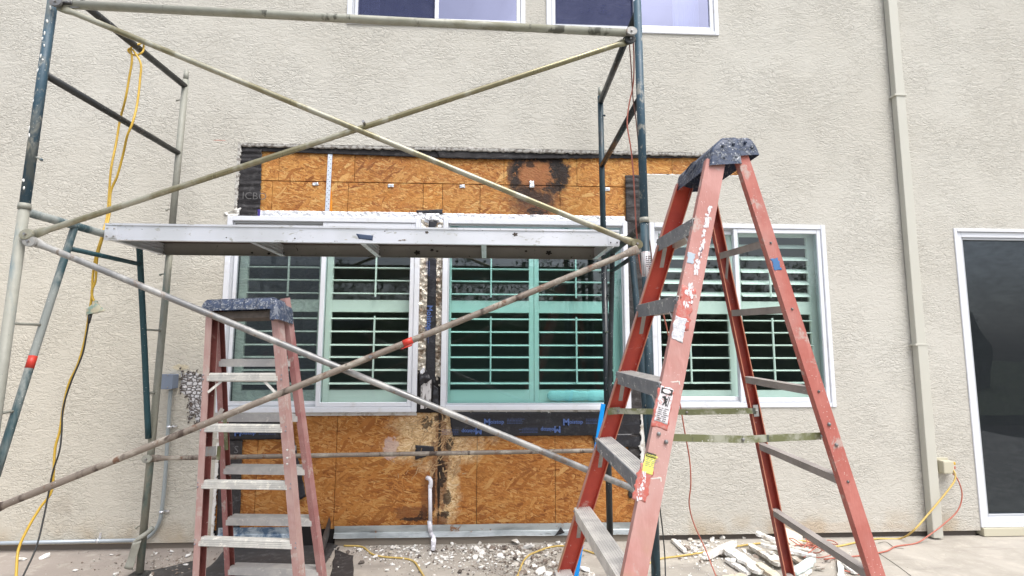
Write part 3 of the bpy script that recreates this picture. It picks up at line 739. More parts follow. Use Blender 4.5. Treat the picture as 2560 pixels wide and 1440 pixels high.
# plantation shutters
YS = .125
bmL = bmesh.new()
def louver_mesh(L):
    bm = bmesh.new(); n = 10
    rings = []
    for x in (0, L):
        rings.append([bm.verts.new((x, math.cos(2*math.pi*k/n)*.043, math.sin(2*math.pi*k/n)*.0072)) for k in range(n)])
    for k in range(n): bm.faces.new((rings[0][k], rings[1][k], rings[1][(k+1) % n], rings[0][(k+1) % n]))
    bm.faces.new(rings[0]); bm.faces.new(rings[1][::-1])
    me = bmdone(bm, 'louver'); me.materials.append(SHUT); return me
def shutter(xa, xb, z0, z1, sl, sr, top_zs, low_zs, rail, open_bot, rodx, tilt_top=5, tilt_low=6):
    """xa..xb panel extent, sl/sr stile widths"""
    bm = bmesh.new(); y0, y1 = YS-.014, YS+.014
    bm_box(bm, (xa, y0, z0), (xa+sl, y1, z1)); bm_box(bm, (xb-sr, y0, z0), (xb, y1, z1))
    bm_box(bm, (xa+sl, y0, z0), (xb-sr, y1, open_bot)); bm_box(bm, (xa+sl, y0, rail[0]), (xb-sr, y1, rail[1]))
    bm_box(bm, (xa+sl, y0, z1-.09), (xb-sr, y1, z1))
    bmesh.ops.bevel(bm, geom=bm.edges[:], offset=.003, segments=1, affect='EDGES')
    s_ = link('shutter', bmdone(bm, 'shutter'), SHUT, HOUSE)
    L = xb-sr-xa-sl
    me = louver_mesh(L-.006)
    for zs_, tl in ((top_zs, tilt_top), (low_zs, tilt_low)):
        for z in zs_:
            o = bpy.data.objects.new('louver', me); COL.objects.link(o); o.parent = s_
            o.location = (xa+sl+.003, YS, z); o.rotation_euler = (R_(tl), 0, 0)
    for (a, b) in ((min(low_zs)-.0, max(low_zs)+.02), (min(top_zs)-.03, max(top_zs))):
        box('tilt_rod', (rodx-.006, YS-.060, a), (rodx+.006, YS-.046, b), SHUT, s_)
    return s_
def zy(py, px=1200): return at(px, py, YS).z
tops = [zy(673), zy(704), zy(736)]; dz = tops[0]-tops[1]
TOPS = [tops[0]+dz*k for k in (3, 2, 1)]+tops
LOWS = [zy(p) for p in (798, 830, 863, 893, 925, 958)]
RAILZ = (zy(782), zy(752)); OB = zy(974)
ZB, ZT = W2[2]-.0, W2[3]
def sx(px, py=800): return at(px, py, YS).x
shutter(W1[0]+.06, sx(812), ZB, ZT, sx(615)-W1[0]-.06, .055, TOPS, LOWS, RAILZ, OB, sx(722))
shutter(sx(814), W1[1]-.02, ZB, ZT, .05, .045, TOPS, LOWS, RAILZ, OB, sx(940))
shutter(sx(1108), sx(1334), ZB, ZT, .065, .04, TOPS, LOWS, RAILZ, OB, sx(1227))
shutter(sx(1335), sx(1560), ZB, ZT, .04, .10, TOPS, LOWS, RAILZ, OB, sx(1438))
z3 = [at(1900, p, YS).z for p in (616, 646, 677, 706, 736)]; l3 = [at(1900, p, YS).z for p in (802, 832, 863, 895, 926, 957)]
r3 = (at(1900, 786, YS).z, at(1900, 754, YS).z); ob3 = at(1900, 975, YS).z
shutter(sx(1636), sx(1838), ZB, ZT, .05, .065, z3, l3, r3, ob3, sx(1718), 32, 3)
shutter(sx(1840), sx(2050), ZB, ZT, .05, .09, z3, l3, r3, ob3, sx(1922), 32, 3)
# folded aqua towel on the sill of the middle window
bm = bmesh.new(); c0 = at(1440, 988, .07)
n, mm_ = 40, 10
rows = []
for i in range(n+1):
    u = i/n; x = at(1368, 988, .07).x+(at(1530, 988, .07).x-at(1368, 988, .07).x)*u
    env = min(1, min(u, 1-u)*14+.35); row = []
    for k in range(mm_):
        a = 2*math.pi*k/mm_
        hz = .042*env*(1+.28*nz(u*9, math.sin(a)*2, 1)); row.append(bm.verts.new((x, .068+math.cos(a)*.02*env, c0.z-.004+math.sin(a)*hz+.006*nz(u*14, a, 3))))
    rows.append(row)
for a, b in zip(rows, rows[1:]):
    for k in range(mm_): bm.faces.new((a[k], b[k], b[(k+1) % mm_], a[(k+1) % mm_])).smooth = True
bm.faces.new(rows[0]); bm.faces.new(rows[-1][::-1])
tw = link('rolled_towel', bmdone(bm, 'rolled_towel'), TOWEL)
tag(tw, 'rolled aqua towel lying along the sill inside the middle window', 'towel')

# ---- sliding door at the right
dw = DR
bm = bmesh.new(); ring_bm(bm, dw[0], dw[1], dw[2]+.0, dw[3], .028, -.010, .10); bmesh.ops.bevel(bm, geom=bm.edges[:], offset=.003, segments=1, affect='EDGES')
door = link('sliding_door', bmdone(bm, 'sliding_door'), VINYL, HOUSE)
ring('door_panel', dw[0]+.030, dw[0]+1.2, dw[2]+.030, dw[3]-.030, .045, .006, .05, VINYL, door)
ring('screen_frame', dw[0]+.077, dw[0]+1.15, dw[2]+.077, dw[3]-.077, .018, .016, .030, VINYLG, door)
pane(dw[0]+.09, dw[0]+1.14, dw[2]+.09, dw[3]-.09, .024, SCREEN_D, door, 'insect_screen')
pane(dw[0]+.07, dw[0]+1.16, dw[2]+.07, dw[3]-.07, .040, GLASS_D, door)
pane(dw[0]+1.19, dw[1]-.03, dw[2]+.03, dw[3]-.03, .060, GLASS_D, door)
box('door_sill', (dw[0]+.005, -.022, dw[2]-.065), (dw[1], .05, dw[2]-.002), OUTLET, HOUSE, .004)
box('dark_gap', (dw[0]-.03, .02, 0), (dw[1], .05, dw[2]-.067), BLACKHOLE, HOUSE)

# ---- OSB sheathing: every sheet its own board
def osb(px0, py0, px1, py1, y=.034, dj=.0):
    a = at(px0, py1, y); b = at(px1, py1, y); c = at(px1, py0, y); d = at(px0, py0, y)
    g = .0016
    bm = bmesh.new(); bm_box(bm, (a.x+g, y, a.z+g), (b.x-g, y+.015, (c.z+d.z)/2-g))
    bmesh.ops.bevel(bm, geom=[e for e in bm.edges if all(abs(v.co.y-y) < 1e-5 for v in e.verts)], offset=.0012, segments=1, affect='EDGES')
    return link('strand_board', bmdone(bm, 'strand_board'), OSB, HOUSE)
def osbw(x0, x1, z0, z1, y=.034):
    g = .0018
    bm = bmesh.new(); bm_box(bm, (x0+g, y, z0+g), (x1-g, y+.015, z1-g))
    bmesh.ops.bevel(bm, geom=[e for e in bm.edges if all(abs(v.co.y-y) < 1e-5 for v in e.verts)], offset=.0012, segments=1, affect='EDGES')
    return link('strand_board', bmdone(bm, 'strand_board'), OSB, HOUSE)
X_ = lambda px, py=450: at(px, py, .034).x
ZS = at(1100, 459, .034).z
XT = [HL+.02, X_(698, 410), X_(887, 410), X_(1260, 410), X_(1442, 410), X_(1680, 410), HR+.05]
for a, b in zip(XT, XT[1:]): osbw(a, b, ZS, HT+.03, .034-.0*a)
XB = [HL+.02, X_(680, 490), X_(870, 490), X_(1058, 490), X_(1106, 490), X_(1200, 490), X_(1400, 490), X_(1640, 490)]
for a, b in zip(XB, XB[1:]): osbw(a, b, W1[3]-.02, ZS-.003)
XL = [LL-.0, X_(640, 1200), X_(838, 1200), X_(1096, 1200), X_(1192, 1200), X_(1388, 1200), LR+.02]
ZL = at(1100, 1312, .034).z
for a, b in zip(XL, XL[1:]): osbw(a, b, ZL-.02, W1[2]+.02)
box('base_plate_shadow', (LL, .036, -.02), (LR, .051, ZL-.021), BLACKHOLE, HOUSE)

# ---- building paper, flashings, tapes and hardware on the opened wall
def P4(x0, y0, x1, y1, y):   # px corners tl (x0,y0) - br (x1,y1)
    return [at(x0, y1, y), at(x1, y1, y), at(x1, y0, y), at(x0, y0, y)]
def quad(tl, tr, br, bl, y): return [at(*bl, y), at(*br, y), at(*tr, y), at(*tl, y)]
patch('building_paper', quad((598, 362), (655, 370), (650, 540), (587, 540), .016), 18, 60, FELT, HOUSE, .010, (.006, .008, .004, .006), .002, 1.0, fq=12, stretch=(.5, 3))
patch('building_paper', quad((600, 364), (1185, 371), (1185, 398), (640, 378), .020), 140, 6, FELT, HOUSE, .005, (.004, 0, .004, .0), .002, 2.0)
patch('building_paper', quad((1185, 371), (1852, 386), (1852, 394), (1185, 398), .017), 140, 6, FELT, HOUSE, .006, (.008, 0, .004, .0), .002, 3.0)
patch('building_paper', quad((1090, 372), (1290, 376), (1285, 399), (1098, 395), .013), 50, 6, FELT, HOUSE, .006, (.004, 0.004, .004, .0), .002, 3.6)
patch('building_paper', quad((1563, 438), (1618, 438), (1619, 560), (1567, 640), .014), 14, 50, FELT2, HOUSE, .012, (.006, .004, .004, .004), .002, 4.0, fq=12, stretch=(.5, 3))
patch('building_paper', quad((1569, 556), (1622, 556), (1612, 1245), (1572, 1245), .019), 14, 120, FELT2, HOUSE, .012, (.02, .006, .004, .005), .002, 5.0, fq=12, stretch=(.7, 2))
patch('building_paper', quad((1600, 434), (1852, 438), (1852, 448), (1600, 444), .008), 60, 4, FELT2, HOUSE, .006, (.006, .004, .003, .0), .002, 5.5)
ptext('faint_lettering', 'ICBO', at(604, 497, .006), V(1, 0, -.03).normalized(), V(0, 0, 1), .085, PRINTG, HOUSE, -.001)
# ragged plaster lips along the cut
TOPY = [wz(592+i*63, 357+i*1.5) for i in range(21)]
patch('plaster_lip', [V(HL-.002, .004, HT-.026), V(HR, .004, HT-.030), V(HR, .001, HT+.004), V(HL-.002, .001, HT+.004)], 260, 3, PLASTER, HOUSE, .003, (.012, 0, 0, 0), .022, 6.0)
patch('plaster_lip', [V(HL-.004, .001, W1[3]+.0), V(HL+.020, .004, W1[3]+.0), V(HL+.026, .004, HT), V(HL-.004, .001, HT)], 4, 90, PLASTER, HOUSE, .003, (0, .012, 0, 0), .022, 7.0)
patch('plaster_lip', [V(LL-.004, .001, zb), V(LL+.018, .005, zb), V(LL+.022, .005, W1[2]-.03), V(LL-.004, .001, W1[2]-.03)], 4, 110, CHIP, HOUSE, .004, (0, .016, 0, 0), .022, 8.0)
patch('plaster_lip', [V(HR2-.012, .004, HB2-.64), V(HR2+.004, .001, HB2-.64), V(HR2+.004, .001, HB2+.004), V(HR2-.012, .004, HB2+.004)], 3, 60, PLASTER, HOUSE, .003, (0, 0, 0, .010), .022, 9.0)
patch('plaster_lip', [V(LR-.045, .004, .05), V(LR+.006, .001, .05), V(LR+.006, .001, W1[2]), V(LR-.02, .004, W1[2])], 5, 90, CHIP, HOUSE, .004, (0, 0, 0, .020), .022, 9.5)
patch('plaster_lip', [V(HR2-.02, .003, HB2-.012), V(HR, .003, HB2-.012), V(HR, .0, HB2+.006), V(HR2-.02, .0, HB2+.006)], 80, 3, CHIP, HOUSE, .003, (0, 0, .008, 0), .016, 9.9)
patch('plaster_lump', quad((562, 532), (600, 520), (592, 543), (570, 545), -.004), 10, 8, CHIP, HOUSE, .03, (.01, .01, .01, .01), .02, 10, fq=40)
# white foil along the window heads
patch('foil_tape', quad((645, 526), (1040, 531), (1056, 548), (643, 546), .0125), 120, 10, FOIL, HOUSE, .010, (0, 0, .003, .003), .001, 11, fq=30)
patch('foil_tape', quad((1030, 532), (1562, 541), (1565, 556), (1040, 547), .0125), 150, 10, FOIL, HOUSE, .010, (0, .004, .003, 0), .001, 12, fq=30)
patch('foil_tape', quad((1062, 534), (1098, 533), (1098, 552), (1064, 550), .006), 14, 10, FOIL, HOUSE, .010, (.0, .0, .002, .002), .001, 13, fq=30)
patch('tape_end', quad((644, 524), (651, 524), (650, 541), (644, 541), .0105), 3, 6, M('purple_tape', rough=.4, base=(.05, .03, .22)).m, HOUSE, .002, (.002, .0, .002, .003), .001, 13)
patch('flashing_piece', quad((1040, 526), (1107, 523), (1106, 535), (1041, 532), .010), 14, 5, FLASH, HOUSE, .004, (.002, .002, .002, .002), .001, 14)
patch('foil_strip', quad((1052, 548), (1073, 548), (1068, 930), (1043, 950), .016), 10, 120, FOIL2, HOUSE, .012, (.01, 0, 0, 0), .001, 15, fq=30)
patch('foil_strip', quad((1088, 548), (1110, 549), (1101, 985), (1084, 960), .016), 10, 120, FOIL2, HOUSE, .012, (.01, 0, 0, 0), .001, 16, fq=30)
patch('foil_strip', quad((1052, 546), (1110, 548), (1107, 640), (1050, 640), .0165), 14, 30, FOIL, HOUSE, .012, (.01, 0, 0, 0), .001, 17, fq=30)
patch('flashing_membrane', quad((1072, 549), (1092, 549), (1088, 962), (1064, 945), .0085), 6, 60, FLASH, HOUSE, .004, (.012, .0, 0, .0), .001, 18)
for s_, px, py in (('Moistop', 1068, 763),):
    ptext('lettering', s_, at(px, py, .004), V(0, 0, -1), V(1, 0, 0), .062, PRINTB, HOUSE, .0012)
def print_lines(px, py, w_, n, gap, y, parent, ex=V(1, 0, 0), ez=V(0, 0, 1), mm=PRINTB, th=.0022):
    bm = bmesh.new(); o = at(px, py, y) if not isinstance(px, Vector) else px
    for k in range(n):
        x = 0
        while x < w_*(1-.1*(k % 2)):
            l = random.uniform(.006, .018)
            p = o+ex*x-ez*(k*gap); q = [p, p+ex*l, p+ex*l+ez*th, p+ez*th]
            bm.faces.new([bm.verts.new(t) for t in q]); x += l+.004
    return link('small_print', bmdone(bm, 'small_print'), mm, parent)
print_lines(1071, 812, .13, 3, .012, .0040, HOUSE, V(0, 0, -1), V(1, 0, 0)); print_lines(1073, 652, .12, 3, .012, .0040, HOUSE, V(0, 0, -1), V(1, 0, 0))
# torn bottom of the joint: black sheet painted for the shade of the hole, rotten stud, flaps
patch('cavity_shade', quad((1044, 925), (1104, 945), (1098, 1032), (1040, 1032), .012), 8, 12, BLACKHOLE, HOUSE, .002, (.004, .004, .01, .004), .001, 19)
box('rotten_stud', (at(1052, 980, .006).x, .006, at(1052, 1022, .006).z), (at(1066, 980, .006).x, .011, at(1052, 958, .006).z), ROT, HOUSE)
box('rotten_stud', (at(1066, 980, .004).x, .003, at(1052, 1020, .006).z), (at(1078, 980, .004).x, .010, at(1052, 948, .006).z), ROT, HOUSE)
patch('torn_flap', quad((1047, 935), (1065, 925), (1079, 948), (1050, 965), -.006), 8, 8, FLASH, HOUSE, .02, (.006, .006, .006, .006), .001, 20, fq=30)
patch('torn_flap', quad((1049, 928), (1061, 917), (1062, 930), (1053, 938), -.008), 6, 6, FOIL, HOUSE, .01, (.004, .004, .004, .004), .001, 21, fq=30)
patch('torn_flap', quad((1084, 962), (1096, 972), (1097, 1022), (1081, 1008), -.004), 8, 14, FLASH, HOUSE, .015, (.006, .006, .006, .006), .001, 22, fq=20)
# printed flashing under the middle window and under the left one
patch('printed_flashing', quad((1122, 1030), (1604, 1030), (1604, 1088), (1132, 1091), .012), 90, 12, FLASH, HOUSE, .006, (.003, .0, .0, .006), .0015, 23)
patch('printed_flashing', quad((1480, 1086), (1606, 1084), (1612, 1122), (1486, 1112), .014), 30, 8, FLASH, HOUSE, .008, (.006, .0, .0, .006), .0015, 24)
patch('printed_flashing', quad((548, 1040), (722, 1040), (724, 1098), (548, 1100), .014), 40, 12, FLASH, HOUSE, .006, (.004, .004, .0, .006), .0015, 25)
YP = .0055
for px, py, flip in ((1209, 1063, 0), (1407, 1063, 0), (1402, 1066, 1), (1205, 1070, 1), (585, 1090, 0)):
    ex, ez = (V(1, 0, 0), V(0, 0, 1)) if not flip else (V(-1, 0, 0), V(0, 0, -1))
    o = at(px, py, YP)
    ptext('lettering', 'M', o, ex, ez, .070, PRINTB, HOUSE, .002)
    ptext('lettering', 'oistop', o+ex*.052+ez*.012, ex, ez, .043, PRINTB, HOUSE, .0008)
    print_lines(o+ex*.185+ez*.045, 0, .13, 4, .011, 0, HOUSE, ex, ez)
patch('building_paper', quad((548, 1100), (607, 1100), (598, 1335), (540, 1340), .020), 12, 50, FELT2, HOUSE, .010, (.004, .004, 0, .0), .002, 26)
ptext('chalk_lettering', 'S', at(584, 1133, .012), V(1, 0, 0), V(0, 0, 1), .08, PRINTG, HOUSE)
patch('building_paper_flap', quad((686, 1030), (722, 1030), (765, 1240), (738, 1258), .004), 8, 40, FLASH, HOUSE, .012, (.012, .006, .0, .006), .002, 27, fq=10)
# perforated strap, orange spray, panel clips
bm = bmesh.new(); a = at(826, 379, .026); b = at(818, 529, .026); d = (b-a); n_ = d.normalized(); sdir = V(1, 0, 0)
bm_obox(bm, (a+b)/2, sdir, V(0, 1, 0), n_, .0175, .0015, d.length/2)
strap = link('perforated_strap', bmdone(bm, 'perforated_strap'), CLIP, HOUSE)
bm = bmesh.new()
for k in range(26):
    c_ = a+n_*(.012+k*(d.length-.02)/26)+sdir*(.008 if k % 2 else -.007)
    bmesh.ops.create_circle(bm, cap_ends=True, segments=8, radius=.0032, matrix=Matrix.Translation(c_+V(0, -.0021, 0)) @ Matrix.Rotation(R_(90), 4, 'X'))
link('strap_holes', bmdone(bm, 'strap_holes'), INK, strap)
patch('orange_spray', quad((827, 470), (829, 478), (831, 528), (823, 528), .033), 4, 30, ORANGE, HOUSE, .0, (0, .012, 0, 0), .0, 28)
for (px, py, w_, h_) in ((789, 460, .048, .028), (977, 464, .048, .030), (1156, 466, .046, .030), (1330, 461, .040, .062), (1519, 473, .040, .034)):
    c_ = at(px, py, .028)
    patch('panel_clip', [c_+V(-w_/2, 0, -h_/2), c_+V(w_/2, 0, -h_/2+.003), c_+V(w_/2-.004, 0, h_/2), c_+V(-w_/2, 0, h_/2-.002)], 8, 5, CLIP, HOUSE, .006, (.004, .004, .004, .004), .0015, px, fq=60)
# black flap and pipe stub, drain pipe
patch('black_patch', quad((1038, 1113), (1084, 1116), (1086, 1135), (1038, 1150), .022), 8, 6, FLASH, HOUSE, .01, (.006, .004, .002, .003), .002, 29)
DP = thing('drain_pipe', 'white plastic drain pipe rising from the ground against the stained board', 'pipe', tuple(at(1083, 1375, -.01)*1.0))
yp = -.005
tube('pipe', [at(1075, 1212, yp), at(1076, 1312, yp)], .0145, PVC, DP)
tube('pipe', catmull([at(1076, 1308, yp), at(1077, 1332, yp-.003), at(1084, 1345, yp-.012), gp(1083, 1372, .03)], 6), .0148, PVC, DP)
tube('coupling', [at(1074, 1302, yp), at(1076, 1330, yp)], .018, PVC, DP); tube('coupling', [gp(1084, 1349, .09), gp(1083, 1374, .0)], .0185, PVC, DP)
cord('elbow', [at(1076, 1218, yp), at(1077, 1204, yp), at(1073, 1196, .006), at(1068, 1195, .03)], .0165, PVC, DP)
# galvanised base flashing
def flash(px0, px1, mm, yb=.018, z0p=1344, z1p=1312):
    x0, x1 = at(px0, 1330, yb).x, at(px1, 1330, yb).x
    z1 = ZL+.006; z0 = .058
    bm = bmesh.new()
    prof = [(yb, z1), (yb-.001, z0+.035), (yb-.012, z0+.030), (yb-.020, z0+.003), (yb-.026, z0), (yb-.004, z0-.001)]
    n = 40; rows = []
    for i in range(n+1):
        x = x0+(x1-x0)*i/n; rows.append([bm.verts.new((x, y+.0025*nz(x*5, z*9, 2), z+.004*nz(x*3, 1, 4)*(1 if k > 1 else .6))) for k, (y, z) in enumerate(prof)])
    for a, b in zip(rows, rows[1:]):
        for k in range(len(prof)-1): bm.faces.new((a[k], a[k+1], b[k+1], b[k]))
    return link('base_flashing', bmdone(bm, 'base_flashing'), mm, HOUSE)
flash(836, 1606, GALV); flash(545, 740, BLUEST, .016)
patch('torn_paper_bit', quad((1388, 1338), (1402, 1318), (1412, 1332), (1384, 1340), -.01), 4, 4, FELT, HOUSE, .004, (.003,)*4, .002, 33)
patch('dark_opening', quad((742, 1310), (802, 1310), (806, 1372), (742, 1372), .0), 4, 6, BLACKHOLE, HOUSE, .0, (0,)*4, .002, 34)
box('slab_edge', (at(836, 1340).x, .012, 0), (LR, .035, .052), M('slab_edge_concrete', rough=.9, base=(.22, .19, .155)).m, HOUSE)

# broken stucco patch with wire lath by the junction box
m = M('exposed_lath', rough=.95)
vv = m.vor(27, m.map((1, 1, 1.5)), 'DISTANCE_TO_EDGE', rnd=.62)
c = m.mix(m.ss(vv, .03, .09), (.14, .12, .11), (.62, .61, .62))
c = m.mix(m.ss(m.noise(11, 4, .7), .58, .64), c, (.12, .095, .08))
m.set('Base Color', c); m.bump(m.ss(vv, 0, .2), .012)
outline = [(452, 925), (457, 938), (472, 928), (488, 931), (500, 938), (512, 932), (522, 940), (522, 1062), (500, 1062), (490, 1055), (487, 1038), (482, 1042), (474, 1052), (470, 1046), (474, 1035), (470, 1015), (475, 1000), (468, 990), (452, 980), (450, 965), (454, 950)]
bm = bmesh.new(); vs = []
for i, p in enumerate(outline):
    q = outline[(i+1) % len(outline)]
    for k in range(4):
        t = k/4; pp = at(p[0]+(q[0]-p[0])*t, p[1]+(q[1]-p[1])*t, -.002)
        vs.append(bm.verts.new(pp+V(nz(pp.x*90, pp.z*90, 0)*.006, 0, nz(pp.x*90, pp.z*90, 9)*.006)))
f = bm.faces.new(vs); r = bmesh.ops.extrude_face_region(bm, geom=[f])
for v in [e for e in r['geom'] if isinstance(e, bmesh.types.BMVert)]: v.co.y += .006
link('exposed_wire_lath', bmdone(bm, 'exposed_wire_lath'), m.m, HOUSE)
# crumbled rim pieces round it
bm = bmesh.new()
for i, p in enumerate(outline):
    for k in range(3):
        c_ = at(p[0]+random.uniform(-5, 5), p[1]+random.uniform(-5, 5), -.005)
        if p[0] > 515: continue
        mt = Matrix.Translation(c_) @ Matrix.Rotation(random.random()*3, 4, 'Y') @ Matrix.Diagonal((1, .5, .6, 1))
        bmesh.ops.create_icosphere(bm, subdivisions=1, radius=random.uniform(.006, .013), matrix=mt)
link('crumbled_rim', bmdone(bm, 'crumbled_rim'), DARKCHIP, HOUSE)['kind'] = 'stuff'

r3 = random.Random(5); bm = bmesh.new()
SPL = M('splintered_strand', rough=.8, base=(.62, .43, .22)); SPL.set('Base Color', SPL.mix(SPL.noise(30, 3), (.72, .52, .28), (.30, .15, .07))); SPL = SPL.m
for k in range(170):
    c_ = at(r3.gauss(1095, 42), r3.uniform(1036, 1190), .031)
    if c_.z > W1[2]-.03: continue
    a = r3.gauss(.9, .6); ex = V(math.cos(a), 0, math.sin(a)); L = r3.uniform(.012, .038); w_ = r3.uniform(.0015, .0045); ez = V(-math.sin(a), 0, math.cos(a)); lift = r3.uniform(.003, .014)
    q = [c_-ex*L, c_+V(0, -lift*.4, 0), c_+ex*L+V(0, -lift, 0)]
    for (p0, p1) in ((q[0], q[1]), (q[1], q[2])):
        bm.faces.new([bm.verts.new(v) for v in (p0-ez*w_, p1-ez*w_, p1+ez*w_, p0+ez*w_)])
link('rot_splinters', bmdone(bm, 'rot_splinters'), SPL, HOUSE)['kind'] = 'stuff'

# ------------------------------------------------------------------ things fixed to the wall
DS = thing('downspout', 'square beige downspout running down the wall left of the dark door', 'downspout', (at(2314, 1330).x, 0, 0))
xd = at(2222, 0, -.03).x - .0; wd = .052
def dsx(py):   # follows the plumb line
    return at(2208+(2314-2208)*py/1330, py, 0).x
xl = (dsx(0)+dsx(1330))/2
box('pipe_section', (xl, -.062, wz(2290, 861)), (xl+wd*1.55, -.004, zt-.3), SPOUT, DS, .006)
box('pipe_section', (xl+.003, -.066, .012), (xl+wd*1.55+.005, -.004, wz(2290, 861)-.006), SPOUT, DS, .006)
for py in (246, 861):
    z = wz(2270, py); box('strap', (xl-.018, -.069, z-.010), (xl+wd*1.55+.012, -.003, z+.006), SPOUT, DS, .002)
JB = thing('junction_box', 'blue grey electrical box with a cover screw at top and bottom', 'electrical box', tuple(at(425, 972)))
a = at(403, 972, -.08); b = at(433, 936, -.08)
box('box_body', (a.x, -.078, a.z), (b.x, -.002, b.z), GREYBOX, JB, .004); box('cover', (a.x-.004, -.086, a.z-.003), (b.x+.003, -.079, b.z+.003), GREYBOX, JB, .003)
for py in (938, 968):
    bm = bmesh.new(); bmesh.ops.create_uvsphere(bm, u_segments=8, v_segments=6, radius=.005, matrix=Matrix.Translation(at(419, py, -.088)))
    link('screw', bmdone(bm, 'screw'), BOLT, JB)
CD = thing('conduit', 'grey metal conduit from the electrical box down and left along the wall base', 'conduit', tuple(at(380, 1345)))
yc = -.028
cord('conduit_bend', [at(427, 975, yc), at(424, 1010, yc), at(420, 1080, yc), at(413, 1190, yc), at(405, 1270, yc), at(398, 1305, yc), at(382, 1332, yc), at(360, 1349, yc), at(335, 1351, yc)], .0135, CONDUITP, CD)
tube('conduit_run', [at(-250, 1363, yc), at(340, 1350.5, yc)], .0135, CONDUIT, CD)
for px, py, v in ((423, 1067, 1), (404, 1280, 1), (245, 1352, 0)):
    c_ = at(px, py, yc)
    if v:
        tube('clamp', [c_-V(0, 0, .008), c_+V(0, 0, .008)], .0165, CLIP, CD); box('clamp_ear', (c_.x+.012, -.012, c_.z-.007), (c_.x+.045, -.004, c_.z+.007), CLIP, CD)
    else:
        tube('clamp', [c_-V(.008, 0, 0), c_+V(.008, 0, 0)], .0165, CLIP, CD); box('clamp_ear', (c_.x-.007, -.012, c_.z+.012), (c_.x+.007, -.004, c_.z+.05), CLIP, CD)
OT = thing('outdoor_outlet', 'beige weatherproof outlet cover with a yellow and a red cord plugged in', 'outlet', tuple(at(2355, 1165)))
a = at(2340, 1180, 0); b = at(2364, 1148, 0)
box('back_plate', (a.x-.005, -.010, a.z-.01), (b.x+.012, -.001, b.z+.015), OUTLET, OT, .003)
box('bubble_cover', (a.x+.008, -.070, a.z), (b.x+.006, -.011, b.z), OUTLET, OT, .010)
box('plug', (b.x+.007, -.055, b.z-.035), (b.x+.035, -.030, b.z-.012), YEL, OT, .005); box('plug', (b.x+.007, -.055, b.z-.068), (b.x+.032, -.030, b.z-.045), REDC, OT, .005)

# ------------------------------------------------------------------ scaffold
SW = 1.15
LF = dict(J=V(-2.332, -1.518, 2.213), u=V(-.007, .039, 1), w=V(math.sin(.039), math.cos(.039), 0)*SW)
RF = dict(J=V(.876, -1.401, 2.217), u=V(0, .021, 1), w=V(math.sin(.027), math.cos(.027), 0)*SW)
def fp(F, h, t=0.0, off=V(0, 0, 0)): return F['J']+F['u']*h+F['w']*t+off
RT = .0225
def pin(F, h, t, d, mm, parent, L=.05):
    p = fp(F, h, t); q = p+d*L
    cord('lock_pin', [p, p+d*L*.6+V(0, 0, .002), q+V(0, 0, -.006)], .005, mm, parent, 4)
    bm = bmesh.new(); bmesh.ops.create_uvsphere(bm, u_segments=8, v_segments=6, radius=.0085, matrix=Matrix.Translation(q+V(0, 0, -.006))); link('pin_head', bmdone(bm, 'pin_head'), mm, parent)
def upper_frame(F, label, mf, mb, mbar, mbar2, pins, top_f=1.32, cp=True):
    T = thing('scaffold_section', label, 'scaffold', tuple(fp(F, 0)), 'stacked scaffold end frames')
    tube('leg', [fp(F, 0), fp(F, top_f)], RT, mf, T, 18); tube('leg', [fp(F, -.0, 1), fp(F, 1.30, 1)], RT, mb, T, 18)
    if cp: tube('coupling_pin', [fp(F, top_f), fp(F, top_f+.13)], RT*.78, FRAME_PALE, T)
    tube('coupling_pin', [fp(F, 1.30, 1), fp(F, 1.375, 1)], RT*.78, FRAME_PALE, T)
    tube('top_bar', [fp(F, 1.251, 0), fp(F, 1.251, 1)], RT*.98, mbar, T, 18); tube('mid_bar', [fp(F, .715, 0), fp(F, .715, 1)], RT*.9, mbar2, T, 18)
    for h, t, d in pins: pin(F, h, t, d, mf if t == 0 else mb, T)
    return T
ufL = upper_frame(LF, 'upper left end section of the scaffold, its blue front leg dripped with white paint', FRAME_BLUE, FRAME_PALE, FRAME_GREYDARK, FRAME_GREYDARK,
            [(.25, 0, V(1, 0, -.1)), (1.13, 1, V(-1, 0, .2)), (.28, 1, V(-1, 0, .1))])
upper_frame(RF, 'upper right end section of the scaffold with blue grey legs and dark slanting bars', FRAME_BLUE, FRAME_TEAL, FRAME_DARK, FRAME_DARK,
            [(1.13, 1, V(.5, -.6, .0)), (.16, 1, V(1, 0, .1))], 1.315, False)
